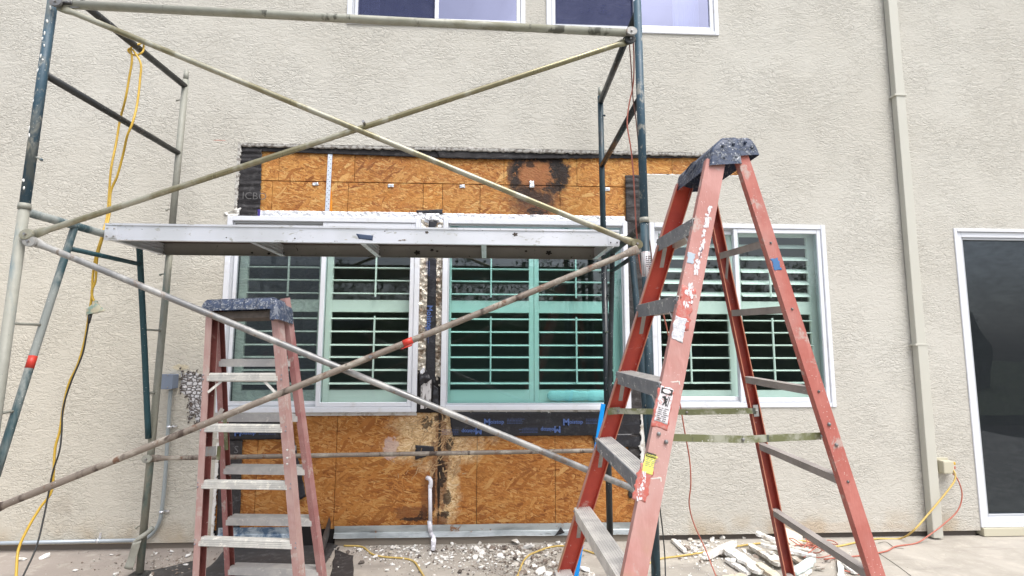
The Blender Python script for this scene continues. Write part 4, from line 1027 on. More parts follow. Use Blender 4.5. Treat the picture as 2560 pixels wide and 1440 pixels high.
def lower_frame(F, label, mf, mb, mbar, mif, mib, pins):
    T = thing('scaffold_section', label, 'scaffold', (fp(F, 0).x, fp(F, 0).y, 0), 'stacked scaffold end frames')
    bot = lambda t: fp(F, -(F['J'].z)/F['u'].z+.02, t)
    tube('leg', [bot(0), fp(F, -.002)], RT*1.03, mf, T, 18); tube('leg', [bot(1), fp(F, -.002, 1)], RT*1.03, mb, T, 18)
    for t in (0, 1):
        b = bot(t); box('base_plate', (b.x-.06, b.y-.06, .001), (b.x+.06, b.y+.06, .008), FRAME_GREYDARK, T); tube('coupling_collar', [fp(F, -.025, t), fp(F, .004, t)], RT*1.2, FRAME_PALE if t == 0 else mb, T, 18)
    tube('top_bar', [fp(F, -.036, 0), fp(F, -.036, 1)], RT*.98, mbar, T, 18)
    tf, tr = .27, .73; he = -1.33
    tube('arch_leg', catmull([fp(F, -.05, tf), fp(F, -.12, tf-.012), fp(F, -.7, tf*.55), fp(F, he, .035)], 6), RT*.82, mif, T, 14)
    tube('arch_leg', catmull([fp(F, -.05, tr), fp(F, -.12, tr+.012), fp(F, -.7, 1-(1-tr)*.55), fp(F, he, .965)], 6), RT*.82, mib, T, 14)
    tube('arch_bar', [fp(F, -.17, tf-.02), fp(F, -.17, tr+.02)], RT*.62, mib, T, 12)
    for h in (-.60, -1.03):
        k = 1-(h+.12)/(he+.12)
        tube('rung', [fp(F, h, 0), fp(F, h, tf*k*.97+.02)], .007, FRAME_PALE, T, 8); tube('rung', [fp(F, h, 1), fp(F, h, 1-(1-tr)*k*.97-.02)], .007, FRAME_PALE, T, 8)
    for h, t, d in pins: pin(F, h, t, d, mf if t == 0 else mb, T)
    return T
lfT = lower_frame(LF, 'lower left walk-through scaffold section with pale legs and splayed inner arch legs', FRAME_PALE, FRAME_PATINA, FRAME_FADED, FRAME_FADED, FRAME_GREEN,
            [(-.20, 1, V(-1, 0, .1)), (-1.03, 1, V(-.7, -.3, .1)), (-1.90, 1, V(-1, 0, -.2))])
rfT = lower_frame(RF, 'lower right walk-through scaffold section, near black legs standing behind the red ladder', FRAME_TEAL, FRAME_DARK, FRAME_GREYDARK, FRAME_TEAL, FRAME_DARK,
            [(-.32, 1, V(.4, -.6, .1)), (-1.66, 1, V(.5, -.6, 0))])
# red tape band on the front arch leg of the left frame
pa = catmull([fp(LF, -.05, .27), fp(LF, -.12, .258), fp(LF, -.7, .27*.55), fp(LF, -1.33, .035)], 40)
seg_ = [p for p in pa if -.83 < (p.z-LF['J'].z) < -.76]
tube('tape_band', [seg_[0], seg_[-1]], RT*.86, TAPE, lfT)
random.seed(21)
bm = bmesh.new()
for h, dx in ((1.0, .004), (.93, .0), (.90, -.008), (.86, .006), (.80, -.004), (.78, .008), (.72, -.010), (.55, -.012), (.40, -.014), (.36, -.006), (.12, -.004), (.08, .004), (1.08, .010)):
    c_ = fp(LF, h)+V(dx, -math.sqrt(max(RT**2-dx**2, 0)), 0)
    bmesh.ops.create_uvsphere(bm, u_segments=8, v_segments=5, radius=1, matrix=Matrix.Translation(c_) @ Matrix.Rotation(random.uniform(-.5, .5), 4, 'Y') @ Matrix.Diagonal((random.uniform(.004, .007), .002, random.uniform(.006, .014), 1)))
link('paint_drips', bmdone(bm, 'paint_drips'), M('white_drip', rough=.5, base=(.7, .7, .68)).m, ufL, sm=True)
b_ = fp(LF, -2.10, 1)
rg = cord('rag', [b_+V(-.03, -.03, .10), b_+V(0, -.036, .13), b_+V(.04, -.02, .16), b_+V(.07, -.01, .19)], [.022]*0 or .016, FRAME_PALE, None)
tag(rg, 'pale dirty rag wrapped round the foot of the rear left scaffold leg', 'rag')
patch('rag_tail', [b_+V(-.075, -.05, -.05), b_+V(-.02, -.045, -.06), b_+V(.02, -.04, .12), b_+V(-.03, -.045, .11)], 8, 10, FRAME_PALE, rg, .02, (.006,)*4, .003, 71)
# inspection sticker on the right front leg
st0 = fp(RF, -.19); st1 = fp(RF, -.33)
tube('sticker', [st0, st1], RT*1.045, STKW, rfT)
print_lines(fp(RF, -.22)+V(-.006, -RT*1.07, 0), 0, .022, 9, .011, 0, rfT, V(1, 0, 0), V(0, 0, 1), INK, .005)

def brace_tube(name, A, B, mm, parent, r=.0155, cut=.05):
    d = (B-A).normalized(); n = 14
    path = [A+(B-A)*(k/n) for k in range(n+1)]
    path = [A, A+d*.045, A+d*.085]+[A+(B-A)*t for t in (.25, .5, .75)]+[B-d*.085, B-d*.045, B]
    fl = [.22, .30, 1, 1, 1, 1, 1, .30, .22]
    rad = [r*1.45, r*1.45, r, r, r, r, r, r*1.45, r*1.45]
    yn = V(0, 1, 0)
    return tube(name, path, rad, mm, parent, 14, flat=(yn, fl))
def plate(c, d, mm, parent):
    """pressed end plate round a stud; d points along the tube"""
    n = 14; up_ = V(0, 1, 0); s_ = d.cross(up_).normalized(); bm = bmesh.new(); ra, rb = [], []
    for k in range(n):
        a = 2*math.pi*k/n; off = d*math.cos(a)*.034+s_*math.sin(a)*.027
        ra.append(bm.verts.new(c+off-up_*.007)); rb.append(bm.verts.new(c+off+up_*.007))
    for k in range(n): bm.faces.new((ra[k], ra[(k+1) % n], rb[(k+1) % n], rb[k]))
    bm.faces.new(ra[::-1]); bm.faces.new(rb)
    bmesh.ops.bevel(bm, geom=[e for e in bm.edges if e.calc_length() > .012 and abs((e.verts[0].co-e.verts[1].co).y) < .001], offset=.003, segments=2, affect='EDGES')
    link('end_plate', bmdone(bm, 'end_plate'), mm, parent)
    bm = bmesh.new(); bmesh.ops.create_cone(bm, cap_ends=True, segments=12, radius1=.007, radius2=.006, depth=.024, matrix=Matrix.Translation(c-up_*.004) @ Matrix.Rotation(R_(90), 4, 'X')); link('stud_hole', bmdone(bm, 'stud_hole'), BOLT, parent)
DX = V(1, 0, 0)
hb1, hb2, hb3 = 1.096, -.172, -1.464
def studs(F, h, t, s): return fp(F, h, t)+DX*s*.052+V(0, -.012, 0)
ULa, ULb = studs(LF, hb1, 0, 1), studs(LF, hb2, 0, 1)
URa, URb = studs(RF, hb1, 0, -1), studs(RF, hb2+.02, 0, -1)
CB = thing('cross_brace', 'upper pair of crossed brass coloured brace tubes above the plank', 'cross brace', tuple((ULa+URb)/2), 'front cross braces of the scaffold')
brace_tube('brace_tube', ULa+V(0, -.012, -.01), URb+V(0, -.012, .0), ZINC if 0 else BRASS, CB); brace_tube('brace_tube', ULb+V(0, .010, .012), URa+V(0, .012, -.03), BRASS, CB)
plate(URb+V(-.002, -.016, .002), (ULa-URb).normalized(), BRASS, CB); plate(ULb+V(.0, -.016, .012), (URa-ULb).normalized(), BRASS, CB); plate(URa+V(0, .0, -.03), (ULb-URa).normalized(), FRAME_GREYDARK, CB)
def xbolt(a0, a1, b0, b1, parent):
    p = a0+(a1-a0)*.52
    bm = bmesh.new(); bmesh.ops.create_cone(bm, cap_ends=True, segments=8, radius1=.008, radius2=.008, depth=.075, matrix=Matrix.Translation(p) @ Matrix.Rotation(R_(90), 4, 'X')); link('pivot_bolt', bmdone(bm, 'pivot_bolt'), BOLT, parent)
xbolt(ULb, URa, ULa, URb, CB)
GR = thing('guard_rail', 'pale oversprayed horizontal rail across the top of the scaffold front', 'guard rail', tuple((ULa+URa)/2))
tube('rail_tube', [ULa+V(.03, -.005, .008), URa+V(-.03, -.01, .004)], .0225, GUARD, GR, 18)
plate(ULa+V(.0, -.028, .004), DX, ZINC, GR); plate(URa+V(.0, -.028, .004), DX, ZINC, GR)
brace_tube('rail_end', ULa+V(-.01, -.012, .004), ULa+V(.11, -.012, .008), ZINC, GR, .016); brace_tube('rail_end', URa+V(-.12, -.014, .004), URa+V(.01, -.014, .004), ZINC, GR, .016)
# lower cross brace: its far ends sit on the lower studs of the front legs
LLs, LRs = studs(LF, hb3, 0, 1), studs(RF, hb3, 0, -1)
CB2 = thing('cross_brace', 'lower pair of crossed grey and rusty brace tubes with red tape below the plank', 'cross brace', tuple((LLs+LRs)/2), 'front cross braces of the scaffold')
A0, A1 = ULb+V(.0, .004, -.012), LRs+V(0, .0, .0)
B0, B1 = LLs, URb+V(.0, .004, -.028)
brace_tube('brace_tube', A0, A1, ZINC, CB2, .0165); brace_tube('brace_tube', B0+V(0, -.032, 0), B1+V(0, -.032, 0), RUSTY, CB2, .0165)
plate(ULb+V(.014, -.012, -.022), (A1-A0).normalized(), ZINC, CB2); plate(URb+V(-.010, -.010, -.034), (B0-B1).normalized(), ZINC, CB2); plate(LLs+V(0, -.03, 0), (B1-B0).normalized(), ZINC, CB2)
xp = B0+(B1-B0)*.548+V(0, -.03, 0)
bm = bmesh.new(); bmesh.ops.create_cone(bm, cap_ends=True, segments=8, radius1=.009, radius2=.009, depth=.08, matrix=Matrix.Translation(xp) @ Matrix.Rotation(R_(90), 4, 'X')); link('pivot_bolt', bmdone(bm, 'pivot_bolt'), BOLT, CB2)
dB = (B1-B0).normalized(); t0 = B0+(B1-B0)*.598+V(0, -.032, 0)
tube('tape_wrap', [t0, t0+dB*.050], [.0185, .0175], TAPE, CB2, 14)
patch('tape_tail', [t0+V(-.012, -.02, -.030), t0+V(.045, -.02, -.012), t0+V(.05, -.02, 0), t0+V(.0, -.02, -.022)], 4, 3, TAPE, CB2, .002, (.002,)*4, .001, 2)
RB = thing('rear_brace', 'dull horizontal brace tube low behind the ladders in front of the board', 'brace', tuple(fp(LF, hb3, 1)))
a = fp(LF, hb3, 1)+V(.02, -.03, 0); b = fp(RF, hb3, 1)+V(.0, -.03, .0)
brace_tube('brace_tube', a, b, RUSTY, RB, .0155); plate(a+V(-.015, -.016, 0), DX, FRAME_PALE, RB)

# scaffold plank
PK = thing('scaffold_plank', 'aluminium scaffold plank with brown spots spanning the two end frames', 'plank', tuple(at(900, 600, -.8)))
yf, yr = -1.02, -.50
zbp = (at(267, 601, yf).z+at(1500, 647, yr).z)/2
h_ = at(700, 563, yf).z-at(700, 603, yf).z
x0, x1 = at(262, 590, yf).x, at(1548, 600, yf).x
zt_ = zbp+h_
bm = bmesh.new()
def chan(bm, y, sgn):
    # vertical web with a top and a bottom lip
    bm_box(bm, (x0, y-.002, zbp+.003), (x1, y+.002, zt_-.012)); bm_box(bm, (x0, y-.009, zt_-.012), (x1, y+.012, zt_)); bm_box(bm, (x0, y-.005, zbp-.003), (x1, y+.016*sgn+.006, zbp+.003))
chan(bm, yf, 1); link('side_beam', bmdone(bm, 'side_beam'), PLANK, PK)
bm = bmesh.new(); chan(bm, yr, -1); link('side_beam', bmdone(bm, 'side_beam'), PLANKIN, PK)
box('deck', (x0+.02, yf+.013, zt_-.018), (x1-.02, yr-.013, zt_-.006), PLY, PK)
def rib_x(px, py): return at(px, py, yf).x
for px in (345, 628, 905, 1209, 1497):
    x = at(px, 604, yf+.02).x if px != 345 else x0+.03
    if px == 1497: x = x1-.05
    bm = bmesh.new()
    bm_box(bm, (x-.003, yf+.006, zbp+.000), (x+.003, yr-.006, zt_-.019)); bm_box(bm, (x-.014, yf+.006, zbp-.001), (x-.0035, yr-.006, zbp+.005)); bm_box(bm, (x+.0035, yf+.006, zbp-.001), (x+.018, yr-.006, zbp+.005))
    for q in (.03, .05, .07): bm_box(bm, (x+.0032, yf+.008, zbp+q), (x+.008, yr-.008, zbp+q+.006))
    link('cross_rib', bmdone(bm, 'cross_rib'), PLANK, PK)
for (xx, sx_) in ((x0, 1), (x1, -1)):
    c_ = V(xx+sx_*.035, yf-.004, (zbp+zt_)/2-.006)
    box('end_bracket', (c_.x-.036, yf-.0055, zbp+.004), (c_.x+.036, yf-.0022, zt_-.013), PLANK, PK, .0015)
    for ax in (-1, 1):
        for az in (-1, 1):
            bm = bmesh.new(); bmesh.ops.create_uvsphere(bm, u_segments=8, v_segments=6, radius=.0055, matrix=Matrix.Translation(c_+V(ax*.020, -.002, az*.024))); link('rivet', bmdone(bm, 'rivet'), ZINC, PK)
    for yy in (yf+.06, yr-.06):   # hooks over the frame bar
        F = LF if sx_ > 0 else RF
        bc = fp(F, -.036, (yy-F['J'].y)/SW)
        cord('hook', [V(xx, yy, zt_-.02), V((xx*.3+bc.x*.7), yy, bc.z+.034), V(bc.x-sx_*.012, yy, bc.z+.030), V(bc.x-sx_*.032, yy, bc.z-.002)], .008, PLANK, PK, 5)
# leaf shaped dark blots on the plank
def blot(c, ex, ez, r, mm, parent, seed):
    bm = bmesh.new(); n = 40; vs = []
    for k in range(n):
        a = 2*math.pi*k/n; rr = r*(.55+.45*abs(math.sin(a*2.5+seed))*(1+.5*nz(a*3, seed, 0)))
        vs.append(bm.verts.new(c+ex*math.cos(a)*rr+ez*math.sin(a)*rr*.75))
    bm.faces.new(vs); return link('dark_blot', bmdone(bm, 'dark_blot'), mm, parent)
BR_ = M('leaf_blot', rough=.8, base=(.012, .010, .008)).m
EZ = V(0, 0, 1)
for px, py, r in ((1043, 632, .024), (1372, 632, .024), (1315, 628, .011), (1080, 625, .014), (1093, 628, .010), (630, 632, .010), (672, 634, .012)): blot(at(px, py, yr-.0065), DX, EZ, r, BR_, PK, px)
for px, py, r in ((1288, 586, .018), (1067, 581, .012), (566, 594, .005), (737, 596, .006), (962, 578, .005)): blot(at(px, py, yf-.0035), DX, EZ, r, M('brown_blot', rough=.8, base=(.07, .055, .045)).m, PK, px)
for px, py, r in ((1010, 600, .016), (1000, 601, .012), (865, 599, .010)): blot(at(px, py, yf-.0037), DX, EZ*.4, r, DIRTCHIP, PK, px)
patch('tape_scrap', quad((890, 584), (933, 589), (931, 601), (897, 597), yf-.004), 6, 4, M('navy_scrap', rough=.6, base=(.045, .07, .13)).m, PK, .001, (.004, .002, .002, .002), .0008, 44, fq=30)

# ------------------------------------------------------------------ step ladders
def channel(name, A, B, inward, across, web, fl, th, mats, parent, lip=True):
    """C section. A->B runs along the front edge at the inner lips; web sits fl away opposite `inward`; section spans `web` along `across`"""
    d = (B-A).normalized(); N = -inward
    N = (N-d*N.dot(d)).normalized(); W_ = (across-d*across.dot(d)); W_ = (W_-N*W_.dot(N)).normalized()
    def pt(o, n_, w_): return o+N*n_+W_*w_
    # section points (n, w), outer loop then inner
    sec = [(0, 0), (fl, 0), (fl, web), (0, web), (0, web-th), (fl-th, web-th), (fl-th, th), (0, th)]
    kinds = [0, 0, 0, 2, 1, 1, 1, 2]
    bm = bmesh.new(); n = 24; rows = []
    for i in range(n+1):
        o = A+(B-A)*(i/n); rows.append([bm.verts.new(pt(o, a, b)) for a, b in sec])
    for a, b in zip(rows, rows[1:]):
        for k in range(8):
            f = bm.faces.new((a[k], a[(k+1) % 8], b[(k+1) % 8], b[k])); f.material_index = kinds[k]
    for r in (rows[0], rows[-1]):
        f = bm.faces.new((r[0], r[1], r[6], r[7])); f2 = bm.faces.new((r[1], r[2], r[5], r[6])); f3 = bm.faces.new((r[2], r[3], r[4], r[5]))
        for q in (f, f2, f3): q.material_index = 2
    long_ = [e for e in bm.edges if abs((e.verts[0].co-e.verts[1].co).normalized().dot(d)) > .99]
    bmesh.ops.bevel(bm, geom=long_, offset=.0022, segments=2, affect='EDGES')
    me = bmdone(bm, name); return link(name, me, mats, parent), N, W_, d
def lerp(a, b, t): return a+(b-a)*t
def rivet(c, r, parent, mm=BOLT, nm='rivet'):
    bm = bmesh.new(); bmesh.ops.create_uvsphere(bm, u_segments=10, v_segments=6, radius=r, matrix=Matrix.Translation(c)); return link(nm, bmdone(bm, nm), mm, parent, sm=True)

# --- big ladder
BU = V(-.0019, -.9999, -.011); BV = V(.9971, -.0028, .0766); BZ = V(-.0766, -.0108, .997)
def gline(a, b): return V(*a), V(*b)
bf0, bf1 = gline((.9014, -1.9401, 2.3538), (.0719, -1.4481, -.5172))
bn0, bn1 = gline((.9009, -2.2014, 2.3509), (.0696, -2.6269, -.5302))
rf0, rf1 = gline((.9865, -1.9274, 2.2993), (1.5963, -1.6291, -.4632))
rn0, rn1 = gline((.9859, -2.2131, 2.2962), (1.5947, -2.453, -.4722))
def toground(a, b): t = (a.z-.012)/(a.z-b.z); return lerp(a, b, t)
BLD = thing('step_ladder', 'tall red fibreglass step ladder with faded stickers standing at the right', 'step ladder', (.75, -2.05, 0), 'step ladders')
tp = .035
rails = {}
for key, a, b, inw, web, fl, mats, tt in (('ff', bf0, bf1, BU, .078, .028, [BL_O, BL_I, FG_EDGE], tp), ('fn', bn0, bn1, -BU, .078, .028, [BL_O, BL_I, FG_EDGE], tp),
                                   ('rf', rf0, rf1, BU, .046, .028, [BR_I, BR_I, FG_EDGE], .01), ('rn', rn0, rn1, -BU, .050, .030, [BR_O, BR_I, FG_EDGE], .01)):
    A_, B_ = lerp(a, b, tt), toground(a, b)
    rails[key] = (channel('rail', A_, B_, inw, BV, web, fl, .0045, mats, BLD), A_, B_)
    _, N_, W_, d_ = rails[key][0]
    obox('rubber_foot', B_+N_*fl/2+W_*web/2+V(0, 0, .012), BU, BV, BZ, .02, web/2+.006, .022, BLKC, BLD, .004)
tf_ = (.132, .2379, .3456, .4545, .5706, .676, .782); tn_ = (.1319, .2379, .3463, .4566, .5612, .672, .780)
for k, (a_, b_) in enumerate(zip(tf_, tn_)):
    A_ = lerp(bf0, bf1, a_)-BU*.020; B_ = lerp(bn0, bn1, b_)+BU*.022
    ax = (B_-A_).normalized(); L = (B_-A_).length/2
    ay = (BV-ax*BV.dot(ax)).normalized(); az = ax.cross(ay).normalized()
    if az.z < 0: az = -az
    c_ = (A_+B_)/2+ay*.038
    bm = bmesh.new(); bm_obox(bm, c_-ay*.036, ax, ay, az, L, .0022, .028)
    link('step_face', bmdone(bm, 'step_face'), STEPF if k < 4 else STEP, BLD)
    bm = bmesh.new(); bm_obox(bm, c_+az*.0262+ay*.0, ax, ay, az, L, .0336, .0018)
    for q in range(7): bm_obox(bm, c_+az*.0290+ay*(-.030+q*.010), ax, ay, az, L*.995, .0022, .0009)
    bm_obox(bm, c_+ay*.036, ax, ay, az, L, .002, .028)
    link('step', bmdone(bm, 'step'), STEP, BLD)
    for (e, s_) in ((A_, 1), (B_, -1)):   # gusset straps under the step
        p = e+ax*s_*.085-az*.026; q = e+ax*s_*.012-az*.105
        dd = (p-q).normalized(); bm = bmesh.new(); bm_obox(bm, (p+q)/2+ay*.006, dd, ay, dd.cross(ay).normalized(), (p-q).length/2, .009, .0015)
        link('gusset', bmdone(bm, 'gusset'), REARBAR if s_ > 0 else STEP, BLD)
    for zz in (-.012, .014):
        pr = lerp(bn0, bn1, b_)+BU*.013-BV*.002+BZ*zz; rivet(pr, .0045, BLD, INKG)
        pr = lerp(bf0, bf1, a_)-BU*.012-BV*.002+BZ*zz; rivet(pr, .0045, BLD, INKG)
ra_ = (.1361, .2308, .3416, .4526, .5631, .672, .780); rb_ = (.1412, .2342, .344, .4573, .5723, .680, .790)
for a_, b_ in zip(ra_, rb_):
    A_ = lerp(rf0, rf1, a_)-BU*.02; B_ = lerp(rn0, rn1, b_)+BU*.02; ax = (B_-A_).normalized(); ay = (BV-ax*BV.dot(ax)).normalized(); az = ax.cross(ay).normalized()
    if az.z < 0: az = -az
    L = (B_-A_).length/2; bm = bmesh.new(); c_ = (A_+B_)/2+ay*.016
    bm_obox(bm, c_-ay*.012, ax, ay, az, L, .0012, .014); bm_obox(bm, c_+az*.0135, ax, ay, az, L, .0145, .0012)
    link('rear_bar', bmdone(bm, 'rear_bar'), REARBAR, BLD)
    for zz in (-.02, .02): rivet(lerp(rn0, rn1, b_)+BU*.031+BV*.025+BZ*zz*.0, .005, BLD)
p = lerp(rf0, rf1, ra_[0])+BU*.07+BV*.008-BZ*.012; q = lerp(rf0, rf1, ra_[0]+.038)+BU*.012+BV*.006
dd = (p-q).normalized(); obox('gusset', (p+q)/2, dd, BV, dd.cross(BV).normalized(), (p-q).length/2, .0015, .009, REARBAR, BLD)
# spreaders
def spreader(A_, B_, drop, parent):
    m_ = (A_+B_)/2+V(0, 0, drop); hgt = .013
    for p, q, nm in ((A_, m_+(B_-A_).normalized()*.012, 'spreader_bar'), (m_, B_, 'spreader_bar')):
        ax = (q-p).normalized(); ay = V(0, 1, 0); az = ax.cross(ay).normalized()
        obox(nm, (p+q)/2+(V(0, -.003, 0) if q is B_ else V(0, 0, 0)), ax, ay, az, (q-p).length/2, .0014, hgt, OLIVE, parent, .0005)
    for p in (A_, m_, B_): rivet(p-V(0, .005, 0), .006, parent, ZINC)
fA = lerp(bf0, bf1, .400)+BV*.012+BU*.004; fB = lerp(rf0, rf1, .393)+BV*.02+BU*.004
spreader(fA+BV*.035+BU*.01, fB, -.006, BLD)
obox('spreader_bracket', fA+BV*.02-BU*.004, BV, BU, BZ, .03, .0015, .016, OLIVE, BLD); obox('spreader_bracket', fB, BV, BU, BZ, .012, .0015, .026, ZINC, BLD)
nA = lerp(bn0, bn1, .404)+BV*.05-BU*.012; nB = lerp(rn0, rn1, .402)+BV*.0-BU*.004
spreader(nA, nB, -.010, BLD)
for (q, w_) in ((.397, .026), (.407, .058)): rivet(lerp(bn0, bn1, q)+BU*.029+BV*w_, .0075, BLD, ZINC)
rivet(lerp(rn0, rn1, .386)+BU*.031+BV*.024, .007, BLD, ZINC); rivet(lerp(rn0, rn1, .412)+BU*.031+BV*.026, .007, BLD, ZINC)
# moulded top cap
def loft(name, rings, mm, parent, bev=.004, cap=True):
    bm = bmesh.new(); R = [[bm.verts.new(p) for p in r] for r in rings]
    n = len(R[0])
    for a, b in zip(R, R[1:]):
        for k in range(n): bm.faces.new((a[k], a[(k+1) % n], b[(k+1) % n], b[k]))
    if cap: bm.faces.new(R[-1])
    bmesh.ops.recalc_face_normals(bm, faces=bm.faces)
    if bev: bmesh.ops.bevel(bm, geom=bm.edges[:], offset=bev, segments=3, affect='EDGES', profile=.5)
    me = bmdone(bm, name); o = link(name, me, mm, parent); smooth(me); 
    try: me.set_sharp_from_angle(angle=R_(40))
    except Exception: pass
    return o
bO = (lerp(bf0, bf1, .0)+lerp(bn0, bn1, .0))/2
def bc(u, v, z): return bO+BU*u+BV*v+BZ*z
def ringr(u0, u1, v0, v1, z, f=bc): return [f(u0, v0, z), f(u1, v0, z), f(u1, v1, z), f(u0, v1, z)]
# front (walking-side) half sits low and flares; rear half is stepped up a little at its lower edge
loft('top_cap', [ringr(-.205, .190, -.032, .100, -.128), ringr(-.195, .185, -.012, .100, -.055), ringr(-.180, .178, .028, .100, -.022), ringr(-.176, .172, .036, .098, -.014)], CAPB, BLD, .009)
loft('top_cap_rear', [ringr(-.200, .186, .092, .178, -.095, bc), ringr(-.190, .182, .092, .172, -.060), ringr(-.178, .176, .093, .158, -.026), ringr(-.174, .172, .093, .150, -.020)], CAPB, BLD, .009)
for v_, z_ in ((.030, -.050), (.075, -.045), (.028, -.100), (.078, -.098), (.125, -.040), (.150, -.062)):
    rivet(bc(.186 if v_ < .1 else .183, v_, z_), .007, BLD, CAPB, 'cap_stud')
# worn oval emblem on the sloping face of the cap: embossed ring
cE = bc(-.0, -.030, -.080); eU = BU; eZ = (BZ*1.0+BV*.28).normalized()
bm = bmesh.new()
for rr, rz in ((.062, .024), (.050, .017)):
    bm_sweep(bm, [cE-BV*.001+eU*rr*math.cos(a*.2617)+eZ*rz*math.sin(a*.2617) for a in range(25)], .0022, 6, False)
link('oval_emblem', bmdone(bm, 'oval_emblem'), CAPB, BLD)
# stickers and smears on the near front rail: placed on the outer web
(_, N_, W_, d_), A_, B_ = rails['fn'][0], rails['fn'][1], rails['fn'][2]
WEBO = bn0+N_*.0285
def on_web(px, py, o=WEBO, n=N_):
    r = ray(px, py); t = (o-CAMP).dot(n)/r.dot(n); return CAMP+r*t
def rail_sticker(name, px, py, hw, hh, mm, jag=.004, off=.0006, seed=1.0, o=WEBO, n=N_, W__=None, d__=None, nx=14, ny=22):
    W2_, d2_ = W__ or W_, d__ or d_
    c_ = on_web(px, py, o, n)+n*off
    # normal must face outwards (n): corners so that (br-bl)x(tl-bl) = n
    ex = W2_; ez = -d2_
    if ex.cross(ez).dot(n) < 0: ex = -ex
    return patch(name, [c_-ex*hw-ez*hh, c_+ex*hw-ez*hh, c_+ex*hw+ez*hh, c_-ex*hw+ez*hh], nx, ny, mm, BLD, .0, (jag,)*4, .0004, seed), c_, ex, ez
def residue(px, py, hw, hh, n, mm, seed, mr=.007):
    rr = random.Random(seed); ex_ = W_; ez_ = -d_
    c_ = on_web(px, py)+N_*.0008; bm = bmesh.new()
    for i in range(n):
        a, b = rr.gauss(0, .45), rr.uniform(-1, 1)
        if abs(a) > 1: continue
        p = c_+ex_*a*hw+ez_*b*hh+N_*(i*2e-6); r_ = mr*rr.uniform(.25, 1); k_ = rr.randint(5, 7); ph = rr.random()*6; st = rr.uniform(.35, 1)
        bm.faces.new([bm.verts.new(p+ex_*math.cos(ph+q*6.283/k_)*r_*rr.uniform(.5, 1)*st+ez_*math.sin(ph+q*6.283/k_)*r_*rr.uniform(.6, 1.3)) for q in range(k_)])
    return link('sticker_residue', bmdone(bm, 'sticker_residue'), mm, BLD)
WPAP = M('torn_paper_white', rough=.7, base=(.66, .63, .65)).m
residue(1722, 740, .020, .050, 42, WPAP, 1, .010)
rail_sticker('sticker_residue', 1712, 770, .028, .075, STKR, .014, .0003, 1.5)
o_, c_, ex, ez = rail_sticker('sticker', 1697, 822, .022, .045, STKG, .006, .0009, 2)
print_lines(c_-ex*.018+ez*.035+N_*.0006, 0, .034, 9, .008, 0, BLD, ex, ez, STKW, .0028)
residue(1757, 600, .010, .110, 60, WPAP, 3, .009); residue(1771, 540, .009, .040, 34, WPAP, 4, .010); residue(1755, 615, .007, .07, 16, M('torn_print_dark', rough=.7, base=(.10, .10, .13)).m, 5, .005)
residue(1742, 668, .010, .030, 34, WPAP, 6, .008)
o_, c_, ex, ez = rail_sticker('warning_sticker', 1660, 1012, .024, .062, STKW, .005, .0008, 4)
rail_sticker('sticker_residue', 1657, 1022, .030, .068, STKR, .006, .0003, 4.4)
nn = N_*.0016
def disc(c, rx, rz, mm, ex, ez, nm='emblem'):
    bm = bmesh.new(); bm.faces.new([bm.verts.new(c+ex*math.cos(k*.3142)*rx+ez*math.sin(k*.3142)*rz) for k in range(20)]); return link(nm, bmdone(bm, nm), mm, BLD)
bm = bmesh.new(); bm.faces.new([bm.verts.new(c_+nn+ex*a+ez*b) for a, b in ((-.020, .038), (.021, .038), (.021, .058), (-.020, .058))]); link('sticker_header', bmdone(bm, 'sticker_header'), INK, BLD)
disc(c_+nn*1.3+ez*.048, .015, .0075, STKW, ex, ez)
bm = bmesh.new()
for (x0_, z0_, x1_, z1_, t_) in ((-.004, .030, .002, .012, .004), (.002, .012, -.006, -.002, .0025), (.002, .012, .008, -.002, .0025), (-.012, .026, .006, .020, .0025), (.010, .032, .004, -.004, .0012), (.015, .032, .012, -.004, .0012)):
    p, q = c_+nn+ex*x0_+ez*z0_, c_+nn+ex*x1_+ez*z1_; dd = (q-p).normalized(); s_ = dd.cross(N_)*t_
    bm.faces.new([bm.verts.new(t) for t in (p-s_, q-s_, q+s_, p+s_)])
link('falling_figure_pictogram', bmdone(bm, 'falling_figure_pictogram'), INK, BLD)
print_lines(c_-ex*.018-ez*.014+nn, 0, .036, 7, .007, 0, BLD, ex, ez, INK, .0020)
o_, c_, ex, ez = rail_sticker('caution_sticker', 1623, 1158, .0185, .034, STKY, .004, .0008, 5)
bm = bmesh.new(); bm.faces.new([bm.verts.new(c_+nn+ex*a+ez*b) for a, b in ((-.017, .020), (.018, .020), (.018, .034), (-.017, .034))]); link('sticker_header', bmdone(bm, 'sticker_header'), INK, BLD)
ptext('lettering', 'CAUTION', c_+nn*1.4-ex*.0155+ez*.0225, ex, ez, .0088, STKY, BLD, .0002)
print_lines(c_-ex*.014+ez*.014+nn, 0, .028, 5, .006, 0, BLD, ex, ez, INKG, .0016)
residue(1604, 1214, .013, .048, 60, WPAP, 7, .006); rail_sticker('sticker_ghost', 1608, 1205, .024, .060, STKR, .010, .0003, 6.5)
rail_sticker('paint_smear', 1727, 645, .013, .022, PALEBLUE, .006, .0006, 7)
(_, NR, WR, dR), _a, _b = rails['rn']
rail_sticker('blue_paint_smear', 1940, 660, .014, .024, BLUEP, .012, .0006, 8, rn0+NR*.0305, NR, WR, dR)

